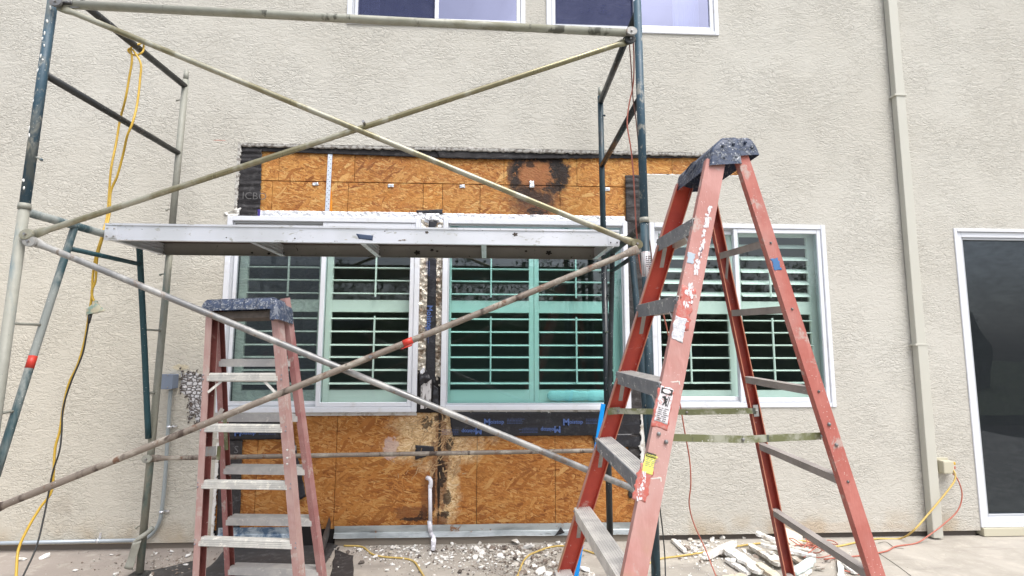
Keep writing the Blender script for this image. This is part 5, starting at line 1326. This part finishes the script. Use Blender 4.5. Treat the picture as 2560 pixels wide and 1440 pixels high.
# --- small ladder
SU = V(.9829, -.1824, .0253); SV = V(.1842, .9736, -.1346); SZ = V(-.0001, .1369, .9906)
sl0, sl1 = gline((-1.5685, -1.1439, 1.8043), (-1.6299, -.965, -.2205)); sr0, sr1 = gline((-1.2288, -1.207, 1.8131), (-1.0065, -1.0807, -.2044))
tl0, tl1 = gline((-1.5775, -1.087, 1.87), (-1.5618, -.6766, -.1868)); tr0, tr1 = gline((-1.2033, -1.1564, 1.8796), (-.9683, -.7867, -.1715))
SLD = thing('step_ladder', 'shorter worn dusty pink step ladder with a splattered blue black cap at the left', 'step ladder', (-1.3, -1.0, 0), 'step ladders')
def stogr(a, b): return lerp(a, b, (a.z-.01)/(a.z-b.z))
for a, b, inw, web, fl, mats, tt in ((sl0, sl1, SU, .060, .038, [SL_O, SL_I, SL_O], .03), (sr0, sr1, -SU, .060, .040, [SL_O, SL_I, SL_O], .03),
                                  (tl0, tl1, SU, .050, .034, [SR_O, SR_I, SR_O], .05), (tr0, tr1, -SU, .050, .034, [SR_O, SR_I, SR_O], .05)):
    A_, B_ = lerp(a, b, tt), stogr(a, b); _, N2, W2_, d2 = channel('rail', A_, B_, inw, SV, web, fl, .0045, mats, SLD)
    obox('rubber_foot', B_+N2*fl/2+W2_*web/2+V(0, 0, .012), SU, SV, SZ, .026, web/2+.006, .02, BLKC, SLD, .004)
def at_z(a, b, z): return lerp(a, b, (a.z-z)/(a.z-b.z))
for k, (zl, zr) in enumerate(((1.328, 1.332), (1.04, 1.046), (.72, .732), (.399, .41))):
    A_, B_ = at_z(sl0, sl1, zl)-SU*.01, at_z(sr0, sr1, zr)+SU*.01; ax = (B_-A_).normalized(); ay = (SV-ax*SV.dot(ax)).normalized(); az = ax.cross(ay)
    if az.z < 0: az = -az
    L = (B_-A_).length/2; c_ = (A_+B_)/2
    bm = bmesh.new(); bm_obox(bm, c_+ay*.028, ax, ay, az, L, .026, .022)
    for q in range(4): bm_obox(bm, c_+az*(-.015+q*.010)+ay*.0005, ax, ay, az, L*.998, .0018, .0028)
    link('step', bmdone(bm, 'step'), STEPR, SLD)
    bm = bmesh.new(); bm_obox(bm, c_+ay*.026+az*.0235, ax, ay, az, L, .024, .0014); link('step_tread', bmdone(bm, 'step_tread'), STEPR, SLD)
    for e, s_ in ((A_, 1), (B_, -1)):
        if k == 0:
            p = e+ax*s_*.085-az*.022+ay*.012; q = e+ax*s_*.01-az*.085+ay*.012; dd = (p-q).normalized()
            bm = bmesh.new(); bm_obox(bm, (p+q)/2, dd, ay, dd.cross(ay).normalized(), (p-q).length/2, .0015, .007); link('gusset', bmdone(bm, 'gusset'), STEPR, SLD)
            rivet(e-ax*s_*.02-az*.08-ay*.001, .005, SLD, INKG)
        for zz in (-.012, .012): rivet(e-ax*s_*.022+az*zz-ay*.001, .0048, SLD, INKG)
for k, (zl, zr) in enumerate(((1.406, 1.409), (1.076, 1.086), (.758, .769), (.441, .46), (.128, .145))):
    A_, B_ = at_z(tl0, tl1, zl)-SU*.01, at_z(tr0, tr1, zr)+SU*.01; ax = (B_-A_).normalized(); ay = V(-ax.y, ax.x, 0).normalized(); az = ax.cross(ay)
    L = (B_-A_).length/2; c_ = (A_+B_)/2+ay*.0
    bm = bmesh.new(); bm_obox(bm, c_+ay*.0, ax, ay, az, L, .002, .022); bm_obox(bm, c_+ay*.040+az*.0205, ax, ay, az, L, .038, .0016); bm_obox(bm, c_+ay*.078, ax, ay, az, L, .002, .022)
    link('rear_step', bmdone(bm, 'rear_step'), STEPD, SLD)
# folded spreaders and a twisted bracket
for (p, q) in (((562, 1048), (566, 1125)), ((548, 1115), (545, 1150))):
    a_, b_ = at(*p, -1.0), at(*q, -1.0); dd = (b_-a_).normalized(); obox('spreader_bar', (a_+b_)/2, dd, V(0, 1, 0), dd.cross(V(0, 1, 0)), (b_-a_).length/2, .002, .010, OLIVE, SLD)
obox('bracket', at(548, 1035, -1.06), V(.5, 0, .86), V(0, 1, 0), V(.86, 0, -.5), .035, .002, .012, REARBAR, SLD); obox('bracket', at(527, 1128, -1.13), V(1, 0, .05), V(0, 1, 0), V(0, 0, 1), .028, .002, .026, ZINC, SLD)
obox('bracket', at(731, 1122, -1.05), V(1, 0, .25).normalized(), V(0, 1, 0), V(0, 0, 1), .022, .002, .014, ZINC, SLD)
for py in (1125, 1145, 1160): rivet(at(718, py, -1.175), .006, SLD, STEPR)
# moulded cap with a drooping right end
cO = at_z(sl0, sl1, 1.755); 
def sc(u, v, z): return cO+SU*u+SV*v+SZ*z
LW = (at_z(sr0, sr1, 1.755)-cO).dot(SU)
loft('top_cap', [ringr(-.052, LW+.030, -.022, .150, -.055, sc), ringr(-.050, LW+.028, -.024, .150, -.020, sc), ringr(-.040, LW+.022, -.010, .140, .012, sc), ringr(-.034, LW+.018, -.002, .134, .016, sc)], CAPS, SLD, .009)
loft('cap_end', [ringr(LW+.020, LW+.072, -.018, .150, -.115, sc), ringr(LW+.014, LW+.066, -.018, .146, -.040, sc), ringr(LW+.008, LW+.045, -.012, .136, .006, sc), ringr(LW+.004, LW+.036, -.004, .130, .010, sc)], CAPS, SLD, .009)
for k in range(5): bm = bmesh.new(); bm_obox(bm, sc(-.01+k*.075, -.024, -.018), SU, SV, SZ, .0025, .003, .028); link('cap_rib', bmdone(bm, 'cap_rib'), CAPS, SLD)
box_ = obox('cap_underside', sc(LW/2, .065, -.075), SU, SV, SZ, LW/2-.0, .05, .02, DARKCHIP, SLD)

# ------------------------------------------------------------------ cords
yc0 = fp(LF, 1.251, .55)
tb = lambda t: fp(LF, 1.251, t)
L1 = tb(.555)
YC = thing('extension_cord', 'yellow extension cord looped over the scaffold top bar hanging beside the left frame', 'extension cord', tuple(L1))
# loop knot round the bar
r_ = .034; ctr = L1
cord('cord_knot', [ctr+V(-.030, -.03, -.045), ctr+V(-.034, -.02, -.03), ctr+V(-.01, -.045, -.02), ctr+V(.025, -.028, .012), ctr+V(.032, .0, .034), ctr+V(.022, .02, .014), ctr+V(.030, .0, -.028), ctr+V(.002, -.012, -.058), ctr+V(-.028, -.02, -.052), ctr+V(-.045, -.025, -.035), ctr+V(-.03, -.03, -.022), ctr+V(-.008, -.035, -.035), ctr+V(0.004, -.03, -.05)], .0058, YEL, YC)
yy = L1.y
def cy(px, py, dy=0.0): return at(px, py, yy+dy)
cord('cord_strand', [ctr+V(-.028, -.028, -.030), cy(330, 150, -.03), cy(322, 200, -.02), cy(313, 250, -.01), cy(300, 300, .05), cy(290, 360, .04), cy(278, 420), cy(273, 480), cy(268, 540, -.03), cy(255, 590, -.10), cy(240, 640, -.08), cy(232, 690, -.05), cy(230, 735, -.05), cy(222, 790, -.05), cy(212, 850, -.05), cy(195, 910, -.05), cy(172, 960, -.05), cy(158, 1020, -.06), cy(150, 1075, -.08), cy(138, 1120, -.09), cy(134, 1180, -.10), cy(128, 1230, -.12), cy(100, 1270, -.15), cy(70, 1320, -.2), cy(46, 1375, -.25), cy(40, 1440, -.32), cy(30, 1500, -.38)], .0066, YEL, YC)
cord('cord_strand', [ctr+V(.004, -.03, -.05), cy(352, 160, -.03), cy(350, 200, -.03), cy(343, 260, -.05), cy(332, 305, -.09), cy(318, 340, -.09), cy(308, 385, -.04), cy(293, 440, -.02), cy(277, 480, -.01), cy(273, 540, -.035), cy(258, 590, -.11), cy(243, 645, -.09), cy(239, 700, -.06), cy(230, 725, -.06), cy(231, 742, -.06), cy(237, 756, -.06)], .0066, YEL, YC)
# triple tap fan
pc = cy(238, 752, -.06)
bm = bmesh.new(); n = 12; R0 = []
for zz, wx_, wy_ in ((.0, .010, .010), (-.018, .016, .012), (-.05, .052, .017), (-.075, .058, .017)):
    R0.append([bm.verts.new(pc+V(.004+wx_*math.cos(2*math.pi*k/n)+(-.0 if zz > -.06 else .006), wy_*math.sin(2*math.pi*k/n), zz+(.016*math.cos(2*math.pi*k/n) if zz < -.06 else 0))) for k in range(n)])
for a, b in zip(R0, R0[1:]):
    for k in range(n): bm.faces.new((a[k], a[(k+1) % n], b[(k+1) % n], b[k]))
bm.faces.new(R0[0][::-1]); bm.faces.new(R0[-1])
link('triple_tap', bmdone(bm, 'triple_tap'), PLUG, YC)
BC = thing('power_cord', 'thin black cord plugged into the yellow cord and hanging to the ground', 'cord', tuple(cy(225, 790, -.05)))
tube('plug', [cy(226, 785, -.06), cy(222, 808, -.06)], [.011, .007], BLKC, BC)
cord('cord', [cy(222, 805, -.06), cy(214, 850, -.06), cy(205, 890, -.06), cy(178, 955, -.06), cy(158, 1020, -.07), cy(154, 1085, -.09), cy(148, 1130, -.11), cy(132, 1180, -.12), cy(120, 1240, -.14), cy(108, 1300, -.18), cy(90, 1370, -.24), cy(58, 1440, -.32), cy(30, 1500, -.38)], .0045, BLKC, BC)
# red cords hanging from the upper right stud
q0 = fp(RF, 1.07, 0)
def cr(px, py, y=-1.34): return at(px, py, y)
RC_ = thing('hanging_cord', 'thin red cord hanging down inside the right scaffold leg behind the ladder', 'cord', tuple(q0))
cord('cord', [cr(1583, 100), cr(1585, 150), cr(1583, 210), cr(1573, 260), cr(1568, 310), cr(1577, 370), cr(1583, 430), cr(1587, 500), cr(1590, 560), cr(1594, 610), cr(1598, 650), cr(1606, 690), cr(1625, 730), cr(1650, 765, -1.3), cr(1662, 800, -1.25), cr(1675, 860, -1.2), cr(1688, 940, -1.1), cr(1700, 1010, -1.0), cr(1712, 1080, -.95), cr(1724, 1150, -.9), cr(1727, 1210, -.9), cr(1723, 1260, -.88), cr(1735, 1310, -.85), cr(1762, 1370, -.85), cr(1778, 1410, -.9), cr(1794, 1450, -1.0)], .0042, REDC, RC_)
cord('cord', [cr(1573, 105), cr(1578, 170), cr(1582, 240), cr(1590, 300), cr(1596, 360), cr(1600, 420, -1.36), cr(1612, 560, -1.36), cr(1625, 610, -1.3), cr(1632, 680, -1.25)], .0036, BRNC, RC_)
cord('black_cord', [cr(1645, 1200, -1.05), cr(1650, 1270, -1.0), cr(1657, 1330, -.98), cr(1662, 1390, -1.0), cr(1664, 1450, -1.05)], .004, BLKC, RC_)
# floor cords
def g(px, py, z=.008): return gp(px, py, z)
fy = tag(cord('floor_cord', [g(860, 1364), g(905, 1367), g(930, 1385), g(960, 1392), g(1010, 1396), g(1035, 1404), g(1050, 1425), g(1062, 1445), g(1075, 1475), g(1140, 1500), g(1240, 1490), g(1290, 1445), g(1305, 1410), g(1320, 1390, .03), g(1340, 1380, .02), g(1375, 1368), g(1410, 1365), g(1460, 1375), g(1520, 1395), g(1594, 1415), g(1620, 1409), g(1650, 1397), g(1700, 1390), g(1758, 1381, .02), g(1800, 1372, .02), g(1900, 1358, .01), g(1980, 1352, .03), g(2012, 1353, .03), g(2050, 1363), g(2090, 1366), g(2140, 1356), g(2190, 1347), g(2250, 1346), at(2285, 1325, -.16), at(2325, 1280, -.13), at(2365, 1232, -.11), at(2387, 1200, -.09), at(2385, 1178, -.07), at(2372, 1168, -.045)], .0066, YELD),
         'dusty yellow extension cord snaking across the ground from the outlet', 'extension cord')
tag(cord('floor_cord', [at(2368, 1174, -.045), at(2392, 1195, -.06), at(2405, 1235, -.08), at(2395, 1275, -.09), at(2360, 1310, -.10), at(2320, 1340, -.12), g(2290, 1358), g(2240, 1366), g(2215, 1378), g(2160, 1388), g(2100, 1394), g(2060, 1398, .03)], .005, REDC),
    'red cord running from the outlet across the ground behind the ladder foot', 'cord')
pts = []
random.seed(5)
for k in range(30):
    a = k*1.15; c_ = g(2030+20*math.sin(k*.7), 1378+14*math.cos(k*.9), .03)
    pts.append(c_+V(math.cos(a)*(.09+.05*math.sin(k*1.3)), math.sin(a)*.06, .035+.03*math.sin(k*2.1)))
tag(cord('wire_tangle', pts, .0036, REDC, None, 6), 'loose tangle of thin red wire lying on the rubble pile', 'wire')
tag(cord('wire_piece', [g(2105, 1425, .02), g(2150, 1436, .01), g(2185, 1440, .01), g(2230, 1452, .01)], .005, REDC), 'short length of red cord on the ground in front of the rubble pile', 'cord')
# blue strip leaning by the far ladder rail
a = at(1508, 1010, -.62); b = gp(1437, 1462, .0)
dd = (b-a).normalized(); tag(obox('blue_strip', (a+b)/2, dd, V(0, 1, 0), dd.cross(V(0, 1, 0)).normalized(), (b-a).length/2, .004, .0145, BLUEBAR, None, .001), 'bright blue flat strip leaning behind the left rail of the tall ladder', 'strip')

# ------------------------------------------------------------------ felt on the ground
tag(patch('felt_sheet', [gp(470, 1470, .008), gp(775, 1470, .008), gp(845, 1358, .010), gp(585, 1352, .012)], 40, 30, FELTG, None, .012, (.01,)*4, .003, 50, fq=6),
    'black felt sheet lying under the short ladder at the wall base', 'felt sheet')
bm = bmesh.new(); rows = []
base_ = [(760, 1470), (775, 1440), (792, 1395), (806, 1350), (806, 1318)]
for i, (bx, by) in enumerate(catmull([V(*p, 0) for p in base_], 5)[k].xy for k in range(21)):
    b0 = gp(bx, min(by+14, 1480), .0); t = i/20
    row = []
    for j in range(9):
        s_ = j/8; hgt = (.02+.22*math.sin(min(1, t*1.15)*math.pi*.55)); curl = math.sin(s_*2.4)*.055
        row.append(bm.verts.new(b0+V(curl+.01*nz(t*5, s_*4, 1), .01*nz(t*4, s_*3, 2), hgt*s_*(1-.12*s_))))
    rows.append(row)
fs = []
for a, b in zip(rows, rows[1:]):
    for j in range(8): f = bm.faces.new((a[j], b[j], b[j+1], a[j+1])); f.smooth = True; fs.append(f)
tag(link('felt_curl', bmdone(bm, 'felt_curl'), FELTG), 'stiff black felt strip curling up on edge at the foot of the short ladder', 'felt strip')
tag(patch('felt_scrap', [gp(825, 1445, .004), gp(885, 1445, .004), gp(882, 1390, .005), gp(838, 1372, .005)], 12, 12, FELT2, None, .01, (.01,)*4, .003, 52),
    'grey torn felt scrap on the ground right of the curled felt strip', 'felt scrap')
tag(patch('felt_sheet', [gp(350, 1475, .006), gp(520, 1475, .006), gp(500, 1398, .006), gp(365, 1430, .006)], 20, 14, FELTG, None, .01, (.01,)*4, .003, 53),
    'dark felt sheet with white crumbs on it behind the rear left scaffold leg', 'felt sheet')

# ------------------------------------------------------------------ rubble
def chunk_mesh(seed, n=16, fl=.55):
    rnd = random.Random(seed); bm = bmesh.new()
    for _ in range(n):
        d = V(rnd.gauss(0, 1), rnd.gauss(0, 1), rnd.gauss(0, 1)).normalized()*rnd.uniform(.75, 1)
        bm.verts.new((d.x, d.y*.8, d.z*fl))
    r = bmesh.ops.convex_hull(bm, input=bm.verts)
    bmesh.ops.delete(bm, geom=[v for v in bm.verts if not v.link_faces], context='VERTS')
    return bm
rnd = random.Random(11)
CM = {}
for mi, mm in enumerate((CHIP, DIRTCHIP, DARKCHIP)):
    for k in range(5):
        bm = chunk_mesh(k+mi*10); me = bmdone(bm, 'chunk'); me.materials.append(mm); CM[(mi, k)] = me
def chunk(px, py, r, mi, label, name='rubble_chunk', grp='loose rubble chunks along the wall base', z=None):
    o = bpy.data.objects.new(name, CM[(mi, rnd.randrange(5))]); COL.objects.link(o)
    p = gp(px, py, 0); o.location = (p.x, p.y, (r*.38) if z is None else z); r *= 1.18; o.scale = (r*rnd.uniform(.8, 1.3), r*rnd.uniform(.7, 1.1), r*rnd.uniform(.7, 1.1)); o.rotation_euler = (rnd.uniform(-.4, .4), rnd.uniform(-.4, .4), rnd.uniform(0, 6))
    return tag(o, label, 'rubble', grp)
wl = 'white broken plaster chunk on the ground in the middle of the wall base'
for (px, py, r) in ((983, 1372, .026), (900, 1377, .022), (938, 1394, .022), (924, 1400, .014), (1018, 1384, .020), (1045, 1383, .026), (1075, 1385, .022), (1108, 1396, .022), (1104, 1408, .015), (1068, 1412, .024), (1038, 1366, .018), (1130, 1362, .022), (1155, 1372, .020),
                    (1192, 1376, .032), (1188, 1397, .030), (1205, 1385, .022), (1290, 1360, .048), (1322, 1372, .042), (1275, 1352, .026), (1250, 1395, .036), (1296, 1388, .030), (1322, 1396, .034), (1222, 1368, .022), (1180, 1370, .018), (1345, 1392, .024), (1366, 1390, .022), (1335, 1420, .028), (1352, 1432, .034), (1370, 1442, .036), (1395, 1358, .024), (1150, 1385, .012),
                    (1410, 1430, .03), (1465, 1428, .034), (1478, 1442, .030), (980, 1412, .016), (968, 1428, .022), (992, 1424, .016), (1085, 1440, .014)):
    chunk(px, py, r, 0, {(1290, 1360): 'largest white foam chunk, lying right against the metal flashing in the middle', (1322, 1372): 'big white chunk just left of the yellow cord where the cord bends', (1250, 1395): 'large white chunk in front of the brown debris, left of the yellow cord', (1104, 1408): 'lone small white chip in front of the drain pipe foot', (900, 1377): 'white lump beside the left end of the yellow floor cord', (1370, 1442): 'white chunk cut by the lower edge left of the tall ladder', (1352, 1432): 'white chunk just behind the one cut by the lower edge'}.get((px, py), zone(px, 'white broken plaster chunk')))
r2 = random.Random(77)
for k in range(46):
    px, py = r2.choice(((r2.gauss(1255, 60), r2.gauss(1380, 20)), (r2.gauss(1330, 45), r2.gauss(1405, 24)), (r2.gauss(1180, 30), r2.gauss(1385, 14)), (r2.gauss(1010, 45), r2.gauss(1376, 8))))
    if gp(px, py).y < -.05 and py < 1438: chunk(px, py, r2.uniform(.013, .026), 0 if k % 3 else 1, zone(px, 'white broken plaster chunk' if k % 3 else 'brown crumbled debris chunk'))
for (px, py, r) in ((1200, 1362, .024), (1232, 1373, .026), (1262, 1376, .028), (1300, 1372, .028), (1345, 1376, .024), (1318, 1410, .028), (1290, 1415, .030), (1272, 1402, .026), (1360, 1408, .03), (1240, 1385, .024), (1385, 1385, .022), (1380, 1418, .03), (1306, 1436, .03), (1265, 1432, .024)):
    chunk(px, py, r, 1, zone(px, 'brown crumbled debris chunk'))
for (px, py, r) in ((902, 1410, .028), (1105, 1378, .016), (1158, 1379, .014), (1048, 1394, .022), (1085, 1381, .022), (846, 1374, .018), (870, 1383, .020), (1260, 1368, .022), (1290, 1400, .024), (1150, 1432, .026), (1170, 1437, .014), (1270, 1418, .018), (1108, 1418, .010)):
    chunk(px, py, r, 2, zone(px, 'small black scrap'))
for (px, py, r) in ((54, 1401, .030), (112, 1395, .030), (188, 1428, .018), (278, 1389, .014), (296, 1389, .014), (430, 1380, .018), (470, 1392, .024), (448, 1402, .02), (420, 1400, .016), (465, 1415, .022), (485, 1380, .02), (390, 1385, .014), (440, 1436, .02), (380, 1440, .02), (290, 1438, .024), (205, 1408, .010)):
    chunk(px, py, r, 0 if rnd.random() < .6 else 1, 'pale chip on the ground at the left below the conduit', grp='chips on the ground at the left')
for (px, py, r) in ((1700, 1355, .020), (1725, 1352, .026), (1780, 1350, .024), (1790, 1358, .02), (1765, 1358, .018), (1745, 1366, .014), (1760, 1375, .016), (1770, 1365, .016), (1742, 1411, .014), (1780, 1415, .012), (1828, 1405, .016), (1795, 1420, .012), (1740, 1395, .016), (1805, 1347, .03), (1858, 1346, .018), (1735, 1357, .02), (1796, 1440, .014), (1812, 1430, .014), (1748, 1425, .008), (1715, 1372, .012), (2127, 1378, .007)):
    chunk(px, py, r, 0, 'white foam or plaster crumb near the pile of broken trim', grp='crumbs by the trim pile')
for (px, py, r) in ((1718, 1374, .034), (1738, 1380, .026), (1700, 1398, .015), (1845, 1420, .02), (2070, 1405, .02)):
    chunk(px, py, r, 1, 'grey brown lump of rubble left of the broken trim pile', grp='lumps by the trim pile')
chunk(1803, 1393, .030, 2, 'black lump on the ground at the left end of the trim pile', grp=None)
for o in list(COL.objects):
    if o.get('group') is None and 'group' in o.keys(): del o['group']
# fine crumbs: nobody could count these
def crumbs(name, n, region, mm, rmin, rmax, label, seed):
    rr = random.Random(seed); vs, fs = [], []
    tri = [(0, 1, 2), (0, 2, 3), (0, 3, 4), (0, 4, 1), (5, 2, 1), (5, 3, 2), (5, 4, 3), (5, 1, 4)]
    k = 0
    while k < n:
        px, py = region(rr); p = gp(px, py, 0)
        if p.y > -.01: continue
        r = rmin*(rmax/rmin)**(rr.random()**2); a = rr.random()*6; b0 = len(vs)
        s1, s2, h = r*rr.uniform(.7, 1.6), r*rr.uniform(.5, 1), r*rr.uniform(.4, .9)
        ca, sa = math.cos(a), math.sin(a); ti = rr.uniform(-.4, .4)*h
        pts = [(0, 0, h*2), (s1, 0, h+ti), (0, s2, h), (-s1, 0, h-ti), (0, -s2, h), (0, 0, 0)]
        for x, y, z in pts: vs.append((p.x+x*ca-y*sa, p.y+x*sa+y*ca, max(z, .0005)))
        fs += [tuple(b0+q for q in t) for t in tri]; k += 1
    o = link(name, pyd(name, vs, fs), mm); o['kind'] = 'stuff'; tag(o, label, 'debris'); return o
def reg(cx, cy_, sx_, sy_): return lambda r: (r.gauss(cx, sx_), min(1475, r.gauss(cy_, sy_)))
crumbs('white_crumbs', 1700, lambda r: reg(*r.choice(((1260, 1385, 90, 24), (1000, 1380, 70, 14), (1180, 1390, 90, 25), (1760, 1370, 40, 16))))(r), CHIP, .002, .014, 'white plaster crumbs scattered over the concrete in the middle', 1)
crumbs('brown_crumbs', 2600, lambda r: reg(*r.choice(((1300, 1400, 70, 28), (1350, 1430, 70, 30), (1240, 1375, 80, 14))))(r), DIRTCHIP, .002, .013, 'brown crumbled debris beside the tall ladder', 2)
crumbs('dark_crumbs', 500, lambda r: reg(*r.choice(((1300, 1400, 80, 28), (950, 1390, 80, 20), (1150, 1400, 120, 30))))(r), DARKCHIP, .0015, .009, 'dark grit scattered over the concrete in the middle', 3)
crumbs('left_crumbs', 500, lambda r: reg(*r.choice(((440, 1395, 45, 20), (440, 1425, 60, 25), (300, 1420, 90, 25))))(r), DIRTCHIP, .002, .011, 'grey and white crumbs between the left scaffold leg and the short ladder', 4)
crumbs('right_crumbs', 900, lambda r: reg(*r.choice(((1800, 1400, 60, 24), (1950, 1410, 90, 24))))(r), CHIP, .0015, .007, 'pale grit round the broken trim pile', 5)
crumbs('wall_base_crumbs', 300, lambda r: (r.uniform(0, 2500), r.gauss(1385, 22)), DIRTCHIP, .001, .004, 'sparse fine grit over the whole patio', 6)

# broken trim pile: every board a thing
def slab(p0, p1, wd_, th, mm, label, z0=.02, z1=.03, seed=0, tilt=0.0, name='broken_trim_board'):
    a = gp(*p0, z0); b = gp(*p1, z1); d = b-a; L = d.length; d.normalize(); s_ = V(-d.y, d.x, 0).normalized(); s_ = (s_*math.cos(tilt)+V(0, 0, 1)*math.sin(tilt)); n_ = d.cross(s_).normalized()
    bm = bmesh.new(); N = 14; top, bot = [], []
    for sg in (-1, 1):
        rng = range(N+1) if sg < 0 else range(N, -1, -1)
        for i in rng:
            t = i/N; e = .5*wd_*(1+.55*nz(t*4+seed, sg*3, seed)+.25*nz(t*13, sg, seed))*(1 if .06 < t < .94 else .6); q = a+d*(t*L+.012*nz(sg*4, t*3, seed))+s_*sg*e+n_*.004*nz(t*4, sg, seed+3)
            top.append(bm.verts.new(q+n_*th/2)); bot.append(bm.verts.new(q-n_*th/2))
    M_ = len(top); bm.faces.new(top); bm.faces.new(bot[::-1])
    for k in range(M_): bm.faces.new((top[k], top[(k+1) % M_], bot[(k+1) % M_], bot[k]))
    bmesh.ops.triangulate(bm, faces=[f for f in bm.faces if len(f.verts) > 4])
    return tag(link(name, bmdone(bm, name), mm), label, 'board', 'broken trim boards in the pile')
slab((1820, 1372), (1905, 1432), .085, .020, CHIP, 'widest white slab in the trim pile, lying diagonally across its front left', .055, .045, 1)
slab((1817, 1398), (1872, 1434), .050, .020, CHIP, 'small white slab tucked under the left edge of the widest slab', .02, .02, 2)
slab((1897, 1410), (1950, 1450), .060, .022, CREAM, 'cream splintered slab at the front of the trim pile by the ladder foot', .06, .05, 3)
slab((1875, 1362), (1950, 1412), .050, .022, BOARD, 'weathered brown grey board behind the widest slab of the trim pile', .04, .04, 4)
slab((1902, 1360), (2040, 1392), .045, .020, CHIP, 'long white board crossing the pile just behind the red rail', .07, .05, 5)
slab((1902, 1352), (2032, 1380), .040, .020, BOARD, 'long grey edged board at the back of the trim pile', .09, .06, 6)
slab((1890, 1332), (1940, 1352), .045, .022, CHIP, 'short white board propped highest on the back of the pile', .13, .10, 7)
slab((1985, 1432), (2033, 1398), .060, .016, M('pale_teal_board', rough=.5, base=(.62, .72, .70)).m, 'smooth pale green white board pointing right at the pile front', .05, .05, 8)
slab((1975, 1448), (2025, 1424), .050, .018, CHIP, 'white board end lying below the pale green one', .02, .02, 9)
slab((1762, 1392), (1838, 1358), .050, .030, CHIP, 'white twisted foam strip left of the trim pile', .03, .05, 10)
slab((1683, 1350), (1712, 1378), .035, .020, CHIP, 'curved white strip farthest left by the wall base', .015, .02, 11)
slab((1925, 1385), (1985, 1425), .050, .022, BOARD, 'dirty board between the red rail and the brown grey board', .03, .03, 12)
slab((1950, 1372), (2010, 1412), .040, .018, BOARD, 'dark edged board under the right side of the trim pile', .02, .03, 13)
slab((2100, 1395), (2104, 1452), .035, .020, CHIP, 'white strip pointing at the camera near the tall ladder right foot', .02, .02, 14)
slab((2110, 1408), (2140, 1432), .045, .018, CHIP, 'white board end under the lowest rear bar of the tall ladder', .03, .02, 15)
slab((1720, 1438), (1755, 1452), .012, .008, CHIP, 'thin white splinter on the bare concrete left of the pile', .01, .01, 16)
slab((1812, 1452), (1870, 1446), .09, .030, CREAM, 'rounded cream slab cut off by the bottom of the picture', .015, .02, 17)
r4 = random.Random(3)
for k in range(26):
    px, py = r4.uniform(1740, 2060), r4.uniform(1352, 1436)
    if gp(px, py).y < -.04: chunk(px, py, r4.uniform(.014, .034), 0 if r4.random() < .7 else 1, 'jagged broken bit lying among the trim boards of the pile', grp='jagged bits in the trim pile', z=r4.uniform(.01, .06))
# tile leaning on the wall
a = at(1962, 1345, -.05); tag(patch('leaning_tile', [gp(1950, 1362, .03), gp(2005, 1362, .03), at(2007, 1338, -.012), at(1960, 1316, -.012)], 8, 8, TILE, None, .002, (.004,)*4, .010, 60), 'beige tile fragment leaning on the wall behind the trim pile', 'tile')
# expansion joints / cracks in the slab as shallow dark grooves
def groove(pts, w_, nm='slab_crack'):
    P = catmull([gp(*p, .0012) for p in pts], 5); bm = bmesh.new(); l, r = [], []
    for i, p in enumerate(P):
        t = (P[min(i+1, len(P)-1)]-P[max(i-1, 0)]).normalized(); s_ = V(-t.y, t.x, 0)*w_*(1+.5*nz(i*.7, 0, 0)); l.append(bm.verts.new(p+s_)); r.append(bm.verts.new(p-s_))
    for i in range(len(P)-1): bm.faces.new((l[i], l[i+1], r[i+1], r[i]))
    o = link(nm, bmdone(bm, nm), M('crack_dark', rough=1, base=(.07, .06, .05)).m); o['kind'] = 'structure'; return o
groove([(2195, 1382), (2230, 1405), (2262, 1428), (2290, 1450)], .0035); groove([(2195, 1358), (2215, 1355), (2235, 1368), (2260, 1372)], .004)
